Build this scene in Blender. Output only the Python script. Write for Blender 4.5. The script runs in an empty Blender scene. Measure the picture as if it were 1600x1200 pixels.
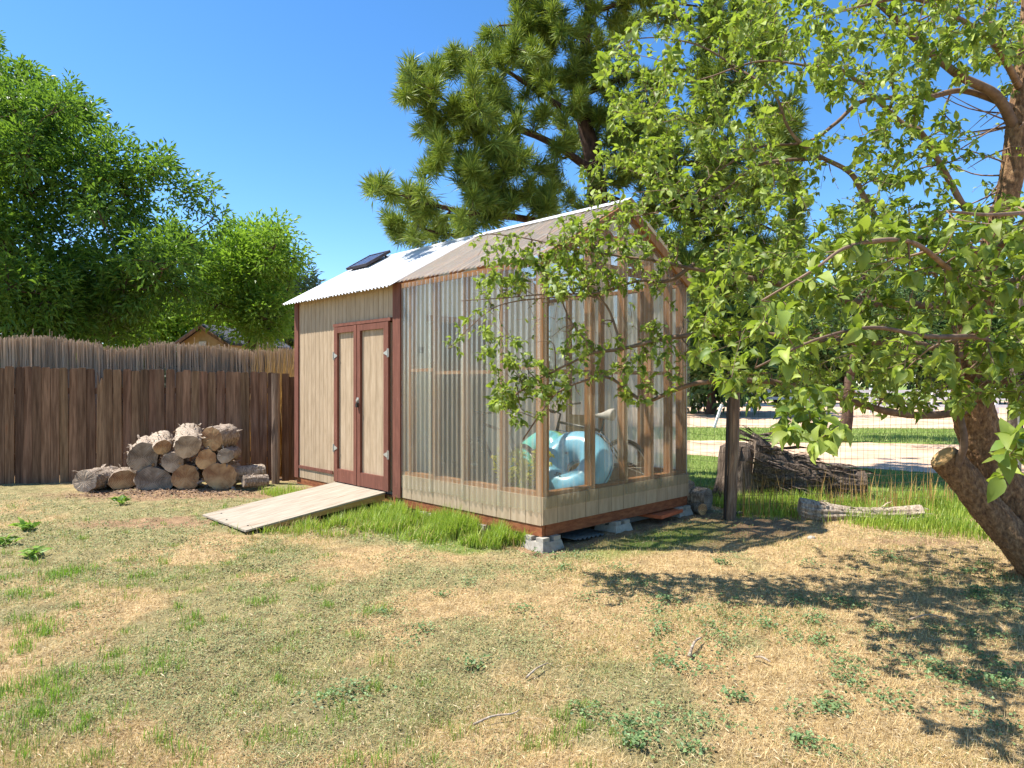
import bpy, math, random
import numpy as np
from mathutils import Vector, Matrix

# ------------------------------------------------------------------ camera, sky, sun, exposure
scene = bpy.context.scene
COL = scene.collection
F, CX, CY, CAMH = 1075.0, 800.0, 600.0, 1.5
cam_d = bpy.data.cameras.new("camera"); cam = bpy.data.objects.new("camera", cam_d); COL.objects.link(cam)
cam.location = (0, 0, CAMH); cam.rotation_euler = (math.radians(90), 0, 0)
cam_d.sensor_width = 36.0; cam_d.lens = 36.0 * F / 1600.0
cam_d.clip_start = 0.05; cam_d.clip_end = 2000
scene.camera = cam
SUN_EL = math.radians(60); SUN_AZ = math.atan2(-1.0, 0.06)      # azimuth from +Y towards +X
Lv = Vector((math.sin(SUN_AZ) * math.cos(SUN_EL), math.cos(SUN_AZ) * math.cos(SUN_EL), math.sin(SUN_EL)))
world = bpy.data.worlds.new("World"); scene.world = world; world.use_nodes = True
wn = world.node_tree.nodes; wl = world.node_tree.links
sky = wn.new("ShaderNodeTexSky"); sky.sky_type = 'NISHITA'; sky.sun_disc = False
sky.sun_elevation = SUN_EL; sky.sun_rotation = SUN_AZ
sky.air_density = 1.0; sky.dust_density = 0.8; sky.ozone_density = 2.0; sky.altitude = 1700
bg = wn["Background"]; bg.inputs[1].default_value = 0.13
hsv = wn.new("ShaderNodeHueSaturation"); hsv.inputs['Saturation'].default_value = 1.27
wl.new(sky.outputs[0], hsv.inputs['Color']); wl.new(hsv.outputs[0], bg.inputs[0])
sun_d = bpy.data.lights.new("sun", 'SUN'); sun_d.energy = 4.9; sun_d.angle = math.radians(0.53)
sun_d.color = (1.0, 0.955, 0.88)
sun = bpy.data.objects.new("sun", sun_d); COL.objects.link(sun)
sun.rotation_euler = Lv.to_track_quat('Z', 'Y').to_euler(); sun.location = (-8, 2, 20)
vs = scene.view_settings
scene.display_settings.display_device = 'sRGB'
vs.view_transform = 'Standard'; vs.look = 'None'; vs.gamma = 1.0; vs.use_curve_mapping = False
vs.exposure = 1.05
cy = scene.cycles
cy.max_bounces = 9; cy.diffuse_bounces = 4; cy.glossy_bounces = 3; cy.transmission_bounces = 6
cy.transparent_max_bounces = 28; cy.use_denoising = True; cy.caustics_reflective = False; cy.caustics_refractive = False

random.seed(7)
RNG = np.random.default_rng(7)

# ------------------------------------------------------------------ helpers
def PX(px, py, d):
    return np.array([(px - CX) / F * d, d, CAMH - (py - CY) / F * d])
def lin(c):
    return tuple(((v / 255) / 12.92 if v / 255 <= 0.04045 else ((v / 255 + 0.055) / 1.055) ** 2.4) for v in c)
def wm(o):
    if o.parent is None: return o.matrix_basis.copy()
    return wm(o.parent) @ o.matrix_parent_inverse @ o.matrix_basis
def attach(o, parent, keep=True):
    o.parent = parent
    o.matrix_parent_inverse = wm(parent).inverted() if keep else Matrix.Identity(4)
def empty(name, loc, label=None, cat=None, group=None, rz=0.0):
    o = bpy.data.objects.new(name, None); COL.objects.link(o)
    o.location = loc; o.rotation_euler = (0, 0, rz); o.empty_display_size = 0.1
    tag(o, label, cat, group)
    return o
def tag(o, label=None, cat=None, group=None, kind=None):
    if label: o["label"] = label
    if cat: o["category"] = cat
    if group: o["group"] = group
    if kind: o["kind"] = kind
    return o
def mesh_np(name, V, Fa, smooth=False):
    """V (n,3) and a list of index arrays (m,k)"""
    me = bpy.data.meshes.new(name)
    V = np.ascontiguousarray(V, dtype=np.float32)
    if not isinstance(Fa, list): Fa = [Fa]
    Fa = [np.asarray(f, dtype=np.int32) for f in Fa if len(f)]
    me.vertices.add(len(V)); me.vertices.foreach_set("co", V.ravel())
    nl = sum(f.size for f in Fa); npoly = sum(len(f) for f in Fa)
    me.loops.add(nl); me.loops.foreach_set("vertex_index", np.concatenate([f.ravel() for f in Fa]))
    me.polygons.add(npoly)
    tot = np.concatenate([np.full(len(f), f.shape[1], np.int32) for f in Fa])
    st = np.concatenate([[0], np.cumsum(tot)[:-1]]).astype(np.int32)
    me.polygons.foreach_set("loop_start", st); me.polygons.foreach_set("loop_total", tot)
    me.polygons.foreach_set("use_smooth", np.full(npoly, bool(smooth)))
    me.update(calc_edges=True)
    return me
def link(name, me, mat, parent=None, keep=True, loc=None, rot=None):
    o = bpy.data.objects.new(name, me); COL.objects.link(o)
    if mat is not None and len(me.materials) == 0: me.materials.append(mat)
    if loc is not None: o.location = loc
    if rot is not None: o.rotation_euler = rot
    if parent is not None: attach(o, parent, keep)
    return o

class MB:
    """collects pieces of one mesh"""
    def __init__(s): s.V = []; s.Q = []; s.T = []; s.n = 0
    def add(s, V, Q=None, T=None):
        V = np.asarray(V, float)
        if Q is not None and len(Q): s.Q.append(np.asarray(Q) + s.n)
        if T is not None and len(T): s.T.append(np.asarray(T) + s.n)
        s.V.append(V); s.n += len(V); return s
    def box(s, a, b):
        x0, y0, z0 = np.minimum(a, b); x1, y1, z1 = np.maximum(a, b)
        V = [(x0,y0,z0),(x1,y0,z0),(x1,y1,z0),(x0,y1,z0),(x0,y0,z1),(x1,y0,z1),(x1,y1,z1),(x0,y1,z1)]
        return s.add(V, [(0,3,2,1),(4,5,6,7),(0,1,5,4),(1,2,6,5),(2,3,7,6),(3,0,4,7)])
    def beam(s, p, q, w, h, up=(0,0,1)):
        p = np.array(p, float); q = np.array(q, float); d = q - p; d /= np.linalg.norm(d)
        up = np.array(up, float); r = np.cross(d, up)
        if np.linalg.norm(r) < 1e-6: r = np.cross(d, (1,0,0))
        r /= np.linalg.norm(r); u = np.cross(r, d)
        V = [e + r*sx*w/2 + u*sz*h/2 for e in (p, q) for sx, sz in ((-1,-1),(1,-1),(1,1),(-1,1))]
        return s.add(V, [(0,1,2,3),(7,6,5,4),(0,4,5,1),(1,5,6,2),(2,6,7,3),(3,7,4,0)])
    def tube(s, pts, rad, n=6, cap=True, jitter=0.0, rng=None, closed=False):
        pts = np.asarray(pts, float); m = len(pts)
        rad = np.broadcast_to(np.asarray(rad, float), (m,))
        tg = np.gradient(pts, axis=0) if not closed else np.roll(pts, -1, 0) - np.roll(pts, 1, 0)
        tg /= np.linalg.norm(tg, axis=1)[:, None] + 1e-12
        ref = np.array([0, 0, 1.0]) if abs(tg[0][2]) < 0.9 else np.array([1.0, 0, 0])
        r = np.cross(tg[0], ref); r /= np.linalg.norm(r)
        ang = np.arange(n) / n * 2 * math.pi; ca, sa = np.cos(ang), np.sin(ang)
        V = np.zeros((m, n, 3))
        for i in range(m):
            r = r - tg[i] * np.dot(r, tg[i]); r /= np.linalg.norm(r) + 1e-12
            u = np.cross(tg[i], r)
            rr = rad[i] * (1 + (rng.normal(0, jitter, n) if jitter else 0))
            V[i] = pts[i] + (ca * rr)[:, None] * r + (sa * rr)[:, None] * u
        idx = np.arange(m * n).reshape(m, n)
        a = idx if closed else idx[:-1]; b = np.roll(idx, -1, 0) if closed else idx[1:]
        Q = np.stack([a, np.roll(a, -1, 1), np.roll(b, -1, 1), b], -1).reshape(-1, 4)
        T = []
        V = V.reshape(-1, 3)
        if cap and not closed:
            V = np.vstack([V, pts[0], pts[-1]])
            k = m * n
            T = [(k, (j + 1) % n, j) for j in range(n)] + [(k + 1, (m-1)*n + j, (m-1)*n + (j + 1) % n) for j in range(n)]
        return s.add(V, Q, T)
    def mesh(s, name, smooth=False):
        fs = []
        if s.Q: fs.append(np.vstack(s.Q))
        if s.T: fs.append(np.vstack(s.T))
        return mesh_np(name, np.vstack(s.V), fs, smooth)
    def build(s, name, mat, parent=None, smooth=False, keep=False):
        return link(name, s.mesh(name, smooth), mat, parent, keep)
def spline(pts, k=6):
    """Catmull-Rom through rows of any width"""
    P = np.asarray(pts, float)
    if len(P) < 3: return np.array([P[0] + (P[-1] - P[0]) * t for t in np.linspace(0, 1, k + 1)])
    E = np.vstack([2*P[0]-P[1], P, 2*P[-1]-P[-2]]); out = []
    for i in range(1, len(E) - 2):
        p0, p1, p2, p3 = E[i-1], E[i], E[i+1], E[i+2]
        for t in np.arange(k) / k:
            out.append(0.5*((2*p1)+(-p0+p2)*t+(2*p0-5*p1+4*p2-p3)*t*t+(-p0+3*p1-3*p2+p3)*t**3))
    out.append(P[-1]); return np.array(out)
def vnoise(x, y, seed=0):
    x = np.asarray(x, float); y = np.asarray(y, float)
    xi = np.floor(x).astype(np.int64); yi = np.floor(y).astype(np.int64); fx = x - xi; fy = y - yi
    def h(a, b):
        v = (a * 374761393 + b * 668265263 + seed * 1442695041) & 0xFFFFFFFF
        v = ((v ^ (v >> 13)) * 1274126177) & 0xFFFFFFFF
        return ((v ^ (v >> 16)) & 0xFFFF) / 65535.0
    fx = fx*fx*(3-2*fx); fy = fy*fy*(3-2*fy)
    return (h(xi,yi)*(1-fx)+h(xi+1,yi)*fx)*(1-fy)+(h(xi,yi+1)*(1-fx)+h(xi+1,yi+1)*fx)*fy
def fbm(x, y, seed=0, o=4):
    s = 0; a = 0.5; t = 0
    for i in range(o): s = s + a*vnoise(x*2**i, y*2**i, seed+i*17); t += a; a *= 0.5
    return s / t
def in_poly(x, y, poly):
    inside = np.zeros(np.shape(x), bool); n = len(poly)
    for i in range(n):
        x0, y0 = poly[i]; x1, y1 = poly[(i+1) % n]
        c = ((y0 > y) != (y1 > y)) & (x < (x1-x0)*(y-y0)/((y1-y0) if y1 != y0 else 1e-9)+x0)
        inside ^= c
    return inside
def sample_poly(poly, n, rng):
    a = np.array(poly); lo = a.min(0); hi = a.max(0); out = []
    while len(out) < n:
        p = lo + (hi-lo)*rng.random((n*3, 2)); p = p[in_poly(p[:,0], p[:,1], poly)]; out.extend(p.tolist())
    return np.array(out[:n])

# ------------------------------------------------------------------ materials
def newmat(name):
    m = bpy.data.materials.new(name); m.use_nodes = True
    nt = m.node_tree; return m, nt, nt.nodes, nt.links, nt.nodes["Principled BSDF"]
def ramp(n, stops):
    r = n.new("ShaderNodeValToRGB"); e = r.color_ramp.elements
    while len(e) < len(stops): e.new(0.5)
    for el, (p, c) in zip(e, stops): el.position = p; el.color = (*lin(c), 1)
    return r
def coords(n, l, scale, kind='Object'):
    tc = n.new("ShaderNodeTexCoord"); mp = n.new("ShaderNodeMapping"); mp.inputs[3].default_value = scale
    l.new(tc.outputs[kind], mp.inputs[0]); return mp.outputs[0]
def pmat(name, stops, scale=(4,4,4), nscale=3.0, detail=6.0, rough=0.8, bump=0.2, bdist=0.01, rnd=0.0,
         spots=None, spec=0.3, metal=0.0, island=0.0, hue=0.0, bscale=None):
    """noise driven colour with optional per object / per island brightness change, spots and relief"""
    m, nt, n, l, b = newmat(name)
    co = coords(n, l, scale)
    oi = n.new("ShaderNodeObjectInfo")
    add = n.new("ShaderNodeVectorMath"); add.operation = 'ADD'
    sc = n.new("ShaderNodeVectorMath"); sc.operation = 'SCALE'; sc.inputs[3].default_value = 37.0
    cmb = n.new("ShaderNodeCombineXYZ")
    for i in range(3): l.new(oi.outputs['Random'], cmb.inputs[i])
    l.new(cmb.outputs[0], sc.inputs[0]); l.new(co, add.inputs[0]); l.new(sc.outputs[0], add.inputs[1])
    nz = n.new("ShaderNodeTexNoise"); nz.inputs['Scale'].default_value = nscale; nz.inputs['Detail'].default_value = detail
    nz.inputs['Roughness'].default_value = 0.62
    l.new(add.outputs[0], nz.inputs['Vector'])
    r = ramp(n, stops); l.new(nz.outputs[0], r.inputs[0]); col = r.outputs[0]
    if spots:
        s_scale, s_lo, s_hi, s_col = spots
        n2 = n.new("ShaderNodeTexNoise"); n2.inputs['Scale'].default_value = s_scale; n2.inputs['Detail'].default_value = 4
        l.new(add.outputs[0], n2.inputs['Vector'])
        mr = n.new("ShaderNodeMapRange"); mr.inputs[1].default_value = s_lo; mr.inputs[2].default_value = s_hi
        l.new(n2.outputs[0], mr.inputs[0])
        mx = n.new("ShaderNodeMix"); mx.data_type = 'RGBA'; l.new(mr.outputs[0], mx.inputs[0])
        l.new(col, mx.inputs[6]); mx.inputs[7].default_value = (*lin(s_col), 1); col = mx.outputs[2]
    for amt, src in ((rnd, oi.outputs['Random']), (island, None)):
        if not amt: continue
        if src is None:
            g = n.new("ShaderNodeNewGeometry"); src = g.outputs['Random Per Island']
        hs = n.new("ShaderNodeHueSaturation")
        mr = n.new("ShaderNodeMapRange"); mr.inputs[3].default_value = 1-amt; mr.inputs[4].default_value = 1+amt
        l.new(src, mr.inputs[0]); l.new(mr.outputs[0], hs.inputs['Value'])
        if hue:
            mu = n.new("ShaderNodeMath"); mu.operation = 'MULTIPLY'; mu.inputs[1].default_value = 7.31
            fr = n.new("ShaderNodeMath"); fr.operation = 'FRACT'
            m2 = n.new("ShaderNodeMapRange"); m2.inputs[3].default_value = 0.5-hue; m2.inputs[4].default_value = 0.5+hue
            l.new(src, mu.inputs[0]); l.new(mu.outputs[0], fr.inputs[0]); l.new(fr.outputs[0], m2.inputs[0]); l.new(m2.outputs[0], hs.inputs['Hue'])
        l.new(col, hs.inputs['Color']); col = hs.outputs[0]
    l.new(col, b.inputs['Base Color'])
    b.inputs['Roughness'].default_value = rough; b.inputs['Specular IOR Level'].default_value = spec; b.inputs['Metallic'].default_value = metal
    if bump:
        bn = n.new("ShaderNodeBump"); bn.inputs['Strength'].default_value = bump; bn.inputs['Distance'].default_value = bdist
        src = nz.outputs[0]
        if bscale:
            n3 = n.new("ShaderNodeTexNoise"); n3.inputs['Scale'].default_value = bscale; n3.inputs['Detail'].default_value = 8
            l.new(add.outputs[0], n3.inputs['Vector']); src = n3.outputs[0]
        l.new(src, bn.inputs['Height']); l.new(bn.outputs[0], b.inputs['Normal'])
    return m
def leafmat(name, c1, c2, val=0.25, hue=0.02, trans=0.35, rough=0.45, spec=0.4, tcol=(150, 190, 40)):
    m, nt, n, l, b = newmat(name)
    g = n.new("ShaderNodeNewGeometry")
    mx = n.new("ShaderNodeMix"); mx.data_type = 'RGBA'
    mx.inputs[6].default_value = (*lin(c1), 1); mx.inputs[7].default_value = (*lin(c2), 1)
    oi = n.new("ShaderNodeObjectInfo"); a = n.new("ShaderNodeMath"); a.operation = 'ADD'
    fr = n.new("ShaderNodeMath"); fr.operation = 'FRACT'
    l.new(g.outputs['Random Per Island'], a.inputs[0]); l.new(oi.outputs['Random'], a.inputs[1]); l.new(a.outputs[0], fr.inputs[0])
    l.new(fr.outputs[0], mx.inputs[0])
    hs = n.new("ShaderNodeHueSaturation"); mr = n.new("ShaderNodeMapRange")
    mu = n.new("ShaderNodeMath"); mu.operation = 'MULTIPLY'; mu.inputs[1].default_value = 13.7
    f2 = n.new("ShaderNodeMath"); f2.operation = 'FRACT'
    l.new(fr.outputs[0], mu.inputs[0]); l.new(mu.outputs[0], f2.inputs[0]); l.new(f2.outputs[0], mr.inputs[0])
    mr.inputs[3].default_value = 1-val; mr.inputs[4].default_value = 1+val
    l.new(mr.outputs[0], hs.inputs['Value']); l.new(mx.outputs[2], hs.inputs['Color'])
    l.new(hs.outputs[0], b.inputs['Base Color']); b.inputs['Roughness'].default_value = rough; b.inputs['Specular IOR Level'].default_value = spec
    t = n.new("ShaderNodeBsdfTranslucent")
    m2 = n.new("ShaderNodeMix"); m2.data_type = 'RGBA'; m2.inputs[0].default_value = 0.55
    l.new(hs.outputs[0], m2.inputs[6]); m2.inputs[7].default_value = (*lin(tcol), 1)
    l.new(m2.outputs[2], t.inputs[0])
    ms = n.new("ShaderNodeMixShader"); ms.inputs[0].default_value = trans
    l.new(b.outputs[0], ms.inputs[1]); l.new(t.outputs[0], ms.inputs[2])
    l.new(ms.outputs[0], n["Material Output"].inputs[0])
    return m
def panelmat(name, base, facing, tint=(240, 242, 238), dif=(225, 220, 205), gl=0.10):
    """corrugated plastic sheet: mostly see-through, hazier where the wave turns edge on"""
    m, nt, n, l, b = newmat(name); n.remove(b)
    tr = n.new("ShaderNodeBsdfTransparent"); tr.inputs[0].default_value = (*lin(tint), 1)
    df = n.new("ShaderNodeBsdfDiffuse"); tl = n.new("ShaderNodeBsdfTranslucent")
    co = coords(n, l, (3, 3, 0.6)); nz = n.new("ShaderNodeTexNoise"); nz.inputs['Scale'].default_value = 2.5; nz.inputs['Detail'].default_value = 5
    l.new(co, nz.inputs['Vector'])
    for s in (df, tl): s.inputs[0].default_value = (*lin(dif), 1)
    m1 = n.new("ShaderNodeMixShader"); m1.inputs[0].default_value = 0.55; l.new(df.outputs[0], m1.inputs[1]); l.new(tl.outputs[0], m1.inputs[2])
    lw = n.new("ShaderNodeLayerWeight"); lw.inputs[0].default_value = 0.5
    pw = n.new("ShaderNodeMath"); pw.operation = 'POWER'; pw.inputs[1].default_value = 3.0; l.new(lw.outputs['Facing'], pw.inputs[0])
    ma = n.new("ShaderNodeMath"); ma.operation = 'MULTIPLY_ADD'; ma.inputs[1].default_value = facing; ma.inputs[2].default_value = base
    l.new(pw.outputs[0], ma.inputs[0])
    mm = n.new("ShaderNodeMath"); mm.operation = 'MULTIPLY_ADD'; mm.inputs[1].default_value = base*0.9
    sb = n.new("ShaderNodeMath"); sb.operation = 'SUBTRACT'; sb.inputs[1].default_value = 0.5
    l.new(nz.outputs[0], sb.inputs[0]); l.new(sb.outputs[0], mm.inputs[0]); l.new(ma.outputs[0], mm.inputs[2]); mm.use_clamp = True
    m2 = n.new("ShaderNodeMixShader"); l.new(mm.outputs[0], m2.inputs[0]); l.new(tr.outputs[0], m2.inputs[1]); l.new(m1.outputs[0], m2.inputs[2])
    g = n.new("ShaderNodeBsdfGlossy"); g.inputs['Roughness'].default_value = 0.12; g.inputs[0].default_value = (1, 1, 1, 1)
    fr = n.new("ShaderNodeFresnel"); fr.inputs[0].default_value = 1.4
    mg = n.new("ShaderNodeMath"); mg.operation = 'MULTIPLY'; mg.inputs[1].default_value = gl*6; mg.use_clamp = True; l.new(fr.outputs[0], mg.inputs[0])
    m3 = n.new("ShaderNodeMixShader"); l.new(mg.outputs[0], m3.inputs[0]); l.new(m2.outputs[0], m3.inputs[1]); l.new(g.outputs[0], m3.inputs[2])
    l.new(m3.outputs[0], n["Material Output"].inputs[0])
    return m

MT = {}
MT['siding'] = pmat('beige_siding', [(0.25,(154,132,104)),(0.55,(178,155,126)),(0.8,(192,172,144))], (6,6,1), 3.0, rough=0.85, bump=0.3, bdist=0.004, rnd=0.05, bscale=22, spots=(5,0.62,0.8,(150,128,98)))
MT['siding_gray'] = pmat('pale_inner_siding', [(0.25,(192,196,182)),(0.6,(212,215,202)),(0.85,(222,224,214))], (6,6,1), 2.0, rough=0.85, bump=0.15, rnd=0.03)
MT['trim'] = pmat('oxide_red_trim', [(0.25,(98,60,46)),(0.55,(120,74,58)),(0.85,(140,94,76))], (8,8,1.2), 3.0, rough=0.75, bump=0.4, bdist=0.004, rnd=0.07, bscale=9, spots=(16,0.66,0.74,(165,120,105)))
MT['lumber'] = pmat('weathered_cedar_stud', [(0.2,(108,70,40)),(0.5,(150,104,64)),(0.8,(180,136,92))], (14,14,0.9), 3.0, rough=0.75, bump=0.3, bdist=0.003, rnd=0.12)
MT['joist'] = pmat('stained_rim_joist', [(0.2,(96,50,30)),(0.5,(140,82,50)),(0.8,(172,116,74))], (5,5,18), 2.0, rough=0.8, bump=0.3, bdist=0.003, rnd=0.1)
MT['ply'] = pmat('bleached_plywood', [(0.2,(108,98,84)),(0.45,(150,139,122)),(0.75,(178,167,150))], (1.6,22,4), 2.2, detail=8, rough=0.85, bump=0.3, bdist=0.003, spots=(1.4,0.56,0.75,(128,100,76)))
MT['ply_edge'] = pmat('raw_pine_edge', [(0.2,(140,104,58)),(0.6,(176,140,84)),(0.9,(196,164,108))], (3,3,20), 2.0, rough=0.8, bump=0.2)
MT['concrete'] = pmat('pier_concrete', [(0.2,(132,124,112)),(0.6,(172,165,152)),(0.9,(190,184,172))], (6,6,6), 3.0, rough=0.95, bump=0.4, bdist=0.006, rnd=0.05, bscale=20)
MT['metal_roof'] = pmat('white_galvanized_sheet', [(0.2,(196,198,200)),(0.6,(222,223,224)),(0.9,(232,232,232))], (2,2,2), 2.0, rough=0.42, bump=0.03, spec=0.5, metal=0.25, spots=(7,0.66,0.76,(190,178,160)))
MT['clear'] = panelmat('clear_corrugated_plastic', 0.20, 0.20, dif=(232,222,198), gl=0.03)
MT['milky'] = panelmat('milky_corrugated_plastic', 0.27, 0.16, dif=(240,233,214), gl=0.03)
MT['clear_roof'] = panelmat('aged_corrugated_roof_plastic', 0.23, 0.22, tint=(242,239,233), dif=(228,216,196), gl=0.02)
MT['frosted'] = panelmat('frosted_corrugated_plastic', 0.84, 0.15, dif=(232,228,218), gl=0.03)
MT['steel'] = pmat('galvanized_hardware', [(0.2,(165,160,148)),(0.8,(205,200,188))], (9,9,9), 3, rough=0.45, bump=0, metal=0.5)
MT['dark_steel'] = pmat('dark_metal', [(0.2,(38,36,36)),(0.8,(66,62,60))], (9,9,9), 3, rough=0.5, bump=0, metal=0.4)
MT['picket'] = pmat('weathered_cedar_picket', [(0.15,(54,38,27)),(0.42,(102,75,54)),(0.6,(134,104,79)),(0.82,(184,156,128))], (11,11,0.7), 2.6, detail=9, rough=0.9, bump=0.7, bdist=0.006, rnd=0.42, hue=0.008, spots=(2.6,0.62,0.76,(118,70,38)))
MT['old_post'] = pmat('grey_split_post', [(0.2,(70,52,40)),(0.5,(122,100,82)),(0.8,(172,152,130))], (16,16,0.8), 2.6, detail=9, rough=0.95, bump=0.8, bdist=0.01, rnd=0.1)
MT['reed'] = None
MT['bark_log'] = pmat('grey_log_bark', [(0.22,(62,50,40)),(0.46,(138,120,102)),(0.72,(204,188,170))], (16,16,5), 3.2, detail=9, rough=0.95, bump=0.9, bdist=0.02, rnd=0.12)
MT['bark_pale'] = pmat('silvered_log_bark', [(0.3,(96,80,66)),(0.5,(164,146,126)),(0.72,(206,192,172))], (14,14,1.6), 3.0, detail=9, rough=0.95, bump=0.9, bdist=0.02)
MT['bark_dark'] = pmat('dark_ridged_bark', [(0.3,(44,36,30)),(0.52,(96,82,70)),(0.75,(146,130,114))], (12,12,1.2), 3.0, detail=9, rough=0.95, bump=1.0, bdist=0.03)
MT['bark_apple'] = pmat('brown_apple_bark', [(0.25,(62,44,32)),(0.48,(124,94,66)),(0.7,(170,136,98)),(0.9,(196,166,128))], (13,13,7), 3.4, detail=10, rough=0.9, bump=1.0, bdist=0.02)
MT['bark_pine'] = pmat('pine_bark', [(0.25,(46,34,28)),(0.5,(84,64,52)),(0.8,(120,94,74))], (6,6,2), 3.0, detail=8, rough=0.95, bump=0.8, bdist=0.02)
MT['twig'] = pmat('twig_bark', [(0.25,(88,68,54)),(0.6,(132,108,88)),(0.9,(164,142,120))], (8,8,8), 2.0, rough=0.85, bump=0.2, island=0.2)

# cut log end with rings and radial cracks
def cutmat(name, base, dark):
    m, nt, n, l, b = newmat(name)
    tc = n.new("ShaderNodeTexCoord"); oi = n.new("ShaderNodeObjectInfo")
    nz = n.new("ShaderNodeTexNoise"); nz.inputs['Scale'].default_value = 5; nz.inputs['Detail'].default_value = 6; l.new(tc.outputs['Object'], nz.inputs['Vector'])
    sx = n.new("ShaderNodeSeparateXYZ"); l.new(tc.outputs['Object'], sx.inputs[0])
    ln = n.new("ShaderNodeVectorMath"); ln.operation = 'LENGTH'
    cb = n.new("ShaderNodeCombineXYZ"); l.new(sx.outputs[0], cb.inputs[0]); l.new(sx.outputs[2], cb.inputs[1]); l.new(cb.outputs[0], ln.inputs[0])
    ma = n.new("ShaderNodeMath"); ma.operation = 'MULTIPLY_ADD'; ma.inputs[1].default_value = 0.05; l.new(nz.outputs[0], ma.inputs[0]); l.new(ln.outputs['Value'], ma.inputs[2])
    si = n.new("ShaderNodeMath"); si.operation = 'MULTIPLY'; si.inputs[1].default_value = 330; l.new(ma.outputs[0], si.inputs[0])
    sn = n.new("ShaderNodeMath"); sn.operation = 'SINE'; l.new(si.outputs[0], sn.inputs[0])
    ad = n.new("ShaderNodeMath"); ad.operation = 'MULTIPLY_ADD'; ad.inputs[1].default_value = 0.08; l.new(sn.outputs[0], ad.inputs[0]); l.new(nz.outputs[0], ad.inputs[2])
    at = n.new("ShaderNodeMath"); at.operation = 'ARCTAN2'; l.new(sx.outputs[0], at.inputs[0]); l.new(sx.outputs[2], at.inputs[1])
    n2 = n.new("ShaderNodeTexNoise"); n2.noise_dimensions = '1D'; n2.inputs['Scale'].default_value = 2.6; n2.inputs['Detail'].default_value = 4; l.new(at.outputs[0], n2.inputs['W'])
    a2 = n.new("ShaderNodeMath"); a2.operation = 'MULTIPLY_ADD'; a2.inputs[1].default_value = 0.12; l.new(n2.outputs[0], a2.inputs[0]); l.new(ad.outputs[0], a2.inputs[2])
    r = ramp(n, [(0.40, dark), (0.54, tuple((a+d)//2 for a, d in zip(base, dark))), (0.70, base)]); l.new(a2.outputs[0], r.inputs[0])
    hs = n.new("ShaderNodeHueSaturation"); mr = n.new("ShaderNodeMapRange"); mr.inputs[3].default_value = 0.8; mr.inputs[4].default_value = 1.2
    l.new(oi.outputs['Random'], mr.inputs[0]); l.new(mr.outputs[0], hs.inputs['Value']); l.new(r.outputs[0], hs.inputs['Color'])
    l.new(hs.outputs[0], b.inputs['Base Color']); b.inputs['Roughness'].default_value = 0.9
    bn = n.new("ShaderNodeBump"); bn.inputs['Strength'].default_value = 0.6; bn.inputs['Distance'].default_value = 0.01
    l.new(a2.outputs[0], bn.inputs['Height']); l.new(bn.outputs[0], b.inputs['Normal'])
    return m
MT['cut_grey'] = cutmat('weathered_cut_face', (186,166,142), (98,80,64))
MT['cut_tan'] = cutmat('fresh_cut_face', (212,172,122), (130,84,50))

MT['reed'] = leafmat('dry_reed', (172,152,128), (226,208,182), 0.3, trans=0.35, rough=0.9, spec=0.1, tcol=(200,170,130))
MT['leaf_apple'] = leafmat('apple_leaf', (84,108,46), (164,176,84), 0.36, trans=0.42, rough=0.5, spec=0.32, tcol=(168,196,40))
MT['leaf_ash'] = leafmat('ash_leaf', (64,102,38), (112,146,54), 0.25, trans=0.38, tcol=(150,186,50))
MT['leaf_lime'] = leafmat('bright_leaf', (98,132,44), (146,172,68), 0.22, trans=0.42, tcol=(160,200,50))
MT['leaf_dark'] = leafmat('dark_leaf', (56,82,42), (94,118,60), 0.25, trans=0.2, tcol=(90,130,50))
MT['needle'] = leafmat('pine_needle', (102,132,58), (174,188,86), 0.32, trans=0.42, rough=0.5, tcol=(160,170,50))
MT['needle_far'] = leafmat('far_needle', (48,68,46), (80,98,60), 0.25, trans=0.2, tcol=(100,120,60))
MT['straw'] = leafmat('dry_straw', (168,138,84), (228,204,152), 0.2, trans=0.2, rough=0.8, spec=0.2, tcol=(220,190,120))
MT['straw_pale'] = leafmat('bleached_litter', (176,154,116), (222,206,172), 0.2, trans=0.1, rough=0.9, spec=0.1, tcol=(220,200,160))
MT['grass'] = leafmat('green_grass', (98,130,46), (150,172,76), 0.24, trans=0.36, rough=0.5, tcol=(150,200,50))
MT['grass_tall'] = leafmat('lush_grass', (112,144,46), (178,188,84), 0.26, trans=0.38, rough=0.5, tcol=(170,205,60))
MT['grass_pale'] = leafmat('mown_grass', (120,140,66), (166,174,96), 0.22, trans=0.3, rough=0.6, tcol=(160,190,70))
MT['grass_olive'] = leafmat('olive_lawn_grass', (112,124,58), (164,160,92), 0.25, trans=0.3, rough=0.6, tcol=(160,180,60))
MT['cover'] = leafmat('creeping_cover_leaf', (108,122,72), (160,162,110), 0.25, trans=0.2, rough=0.7, tcol=(140,160,70))
MT['weed'] = leafmat('clover_weed_leaf', (84,112,66), (128,150,96), 0.25, trans=0.25, rough=0.55, tcol=(120,160,60))
MT['dry_weed'] = leafmat('golden_dry_weed', (160,120,66), (196,162,100), 0.25, trans=0.25, rough=0.8, tcol=(210,170,90))

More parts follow.
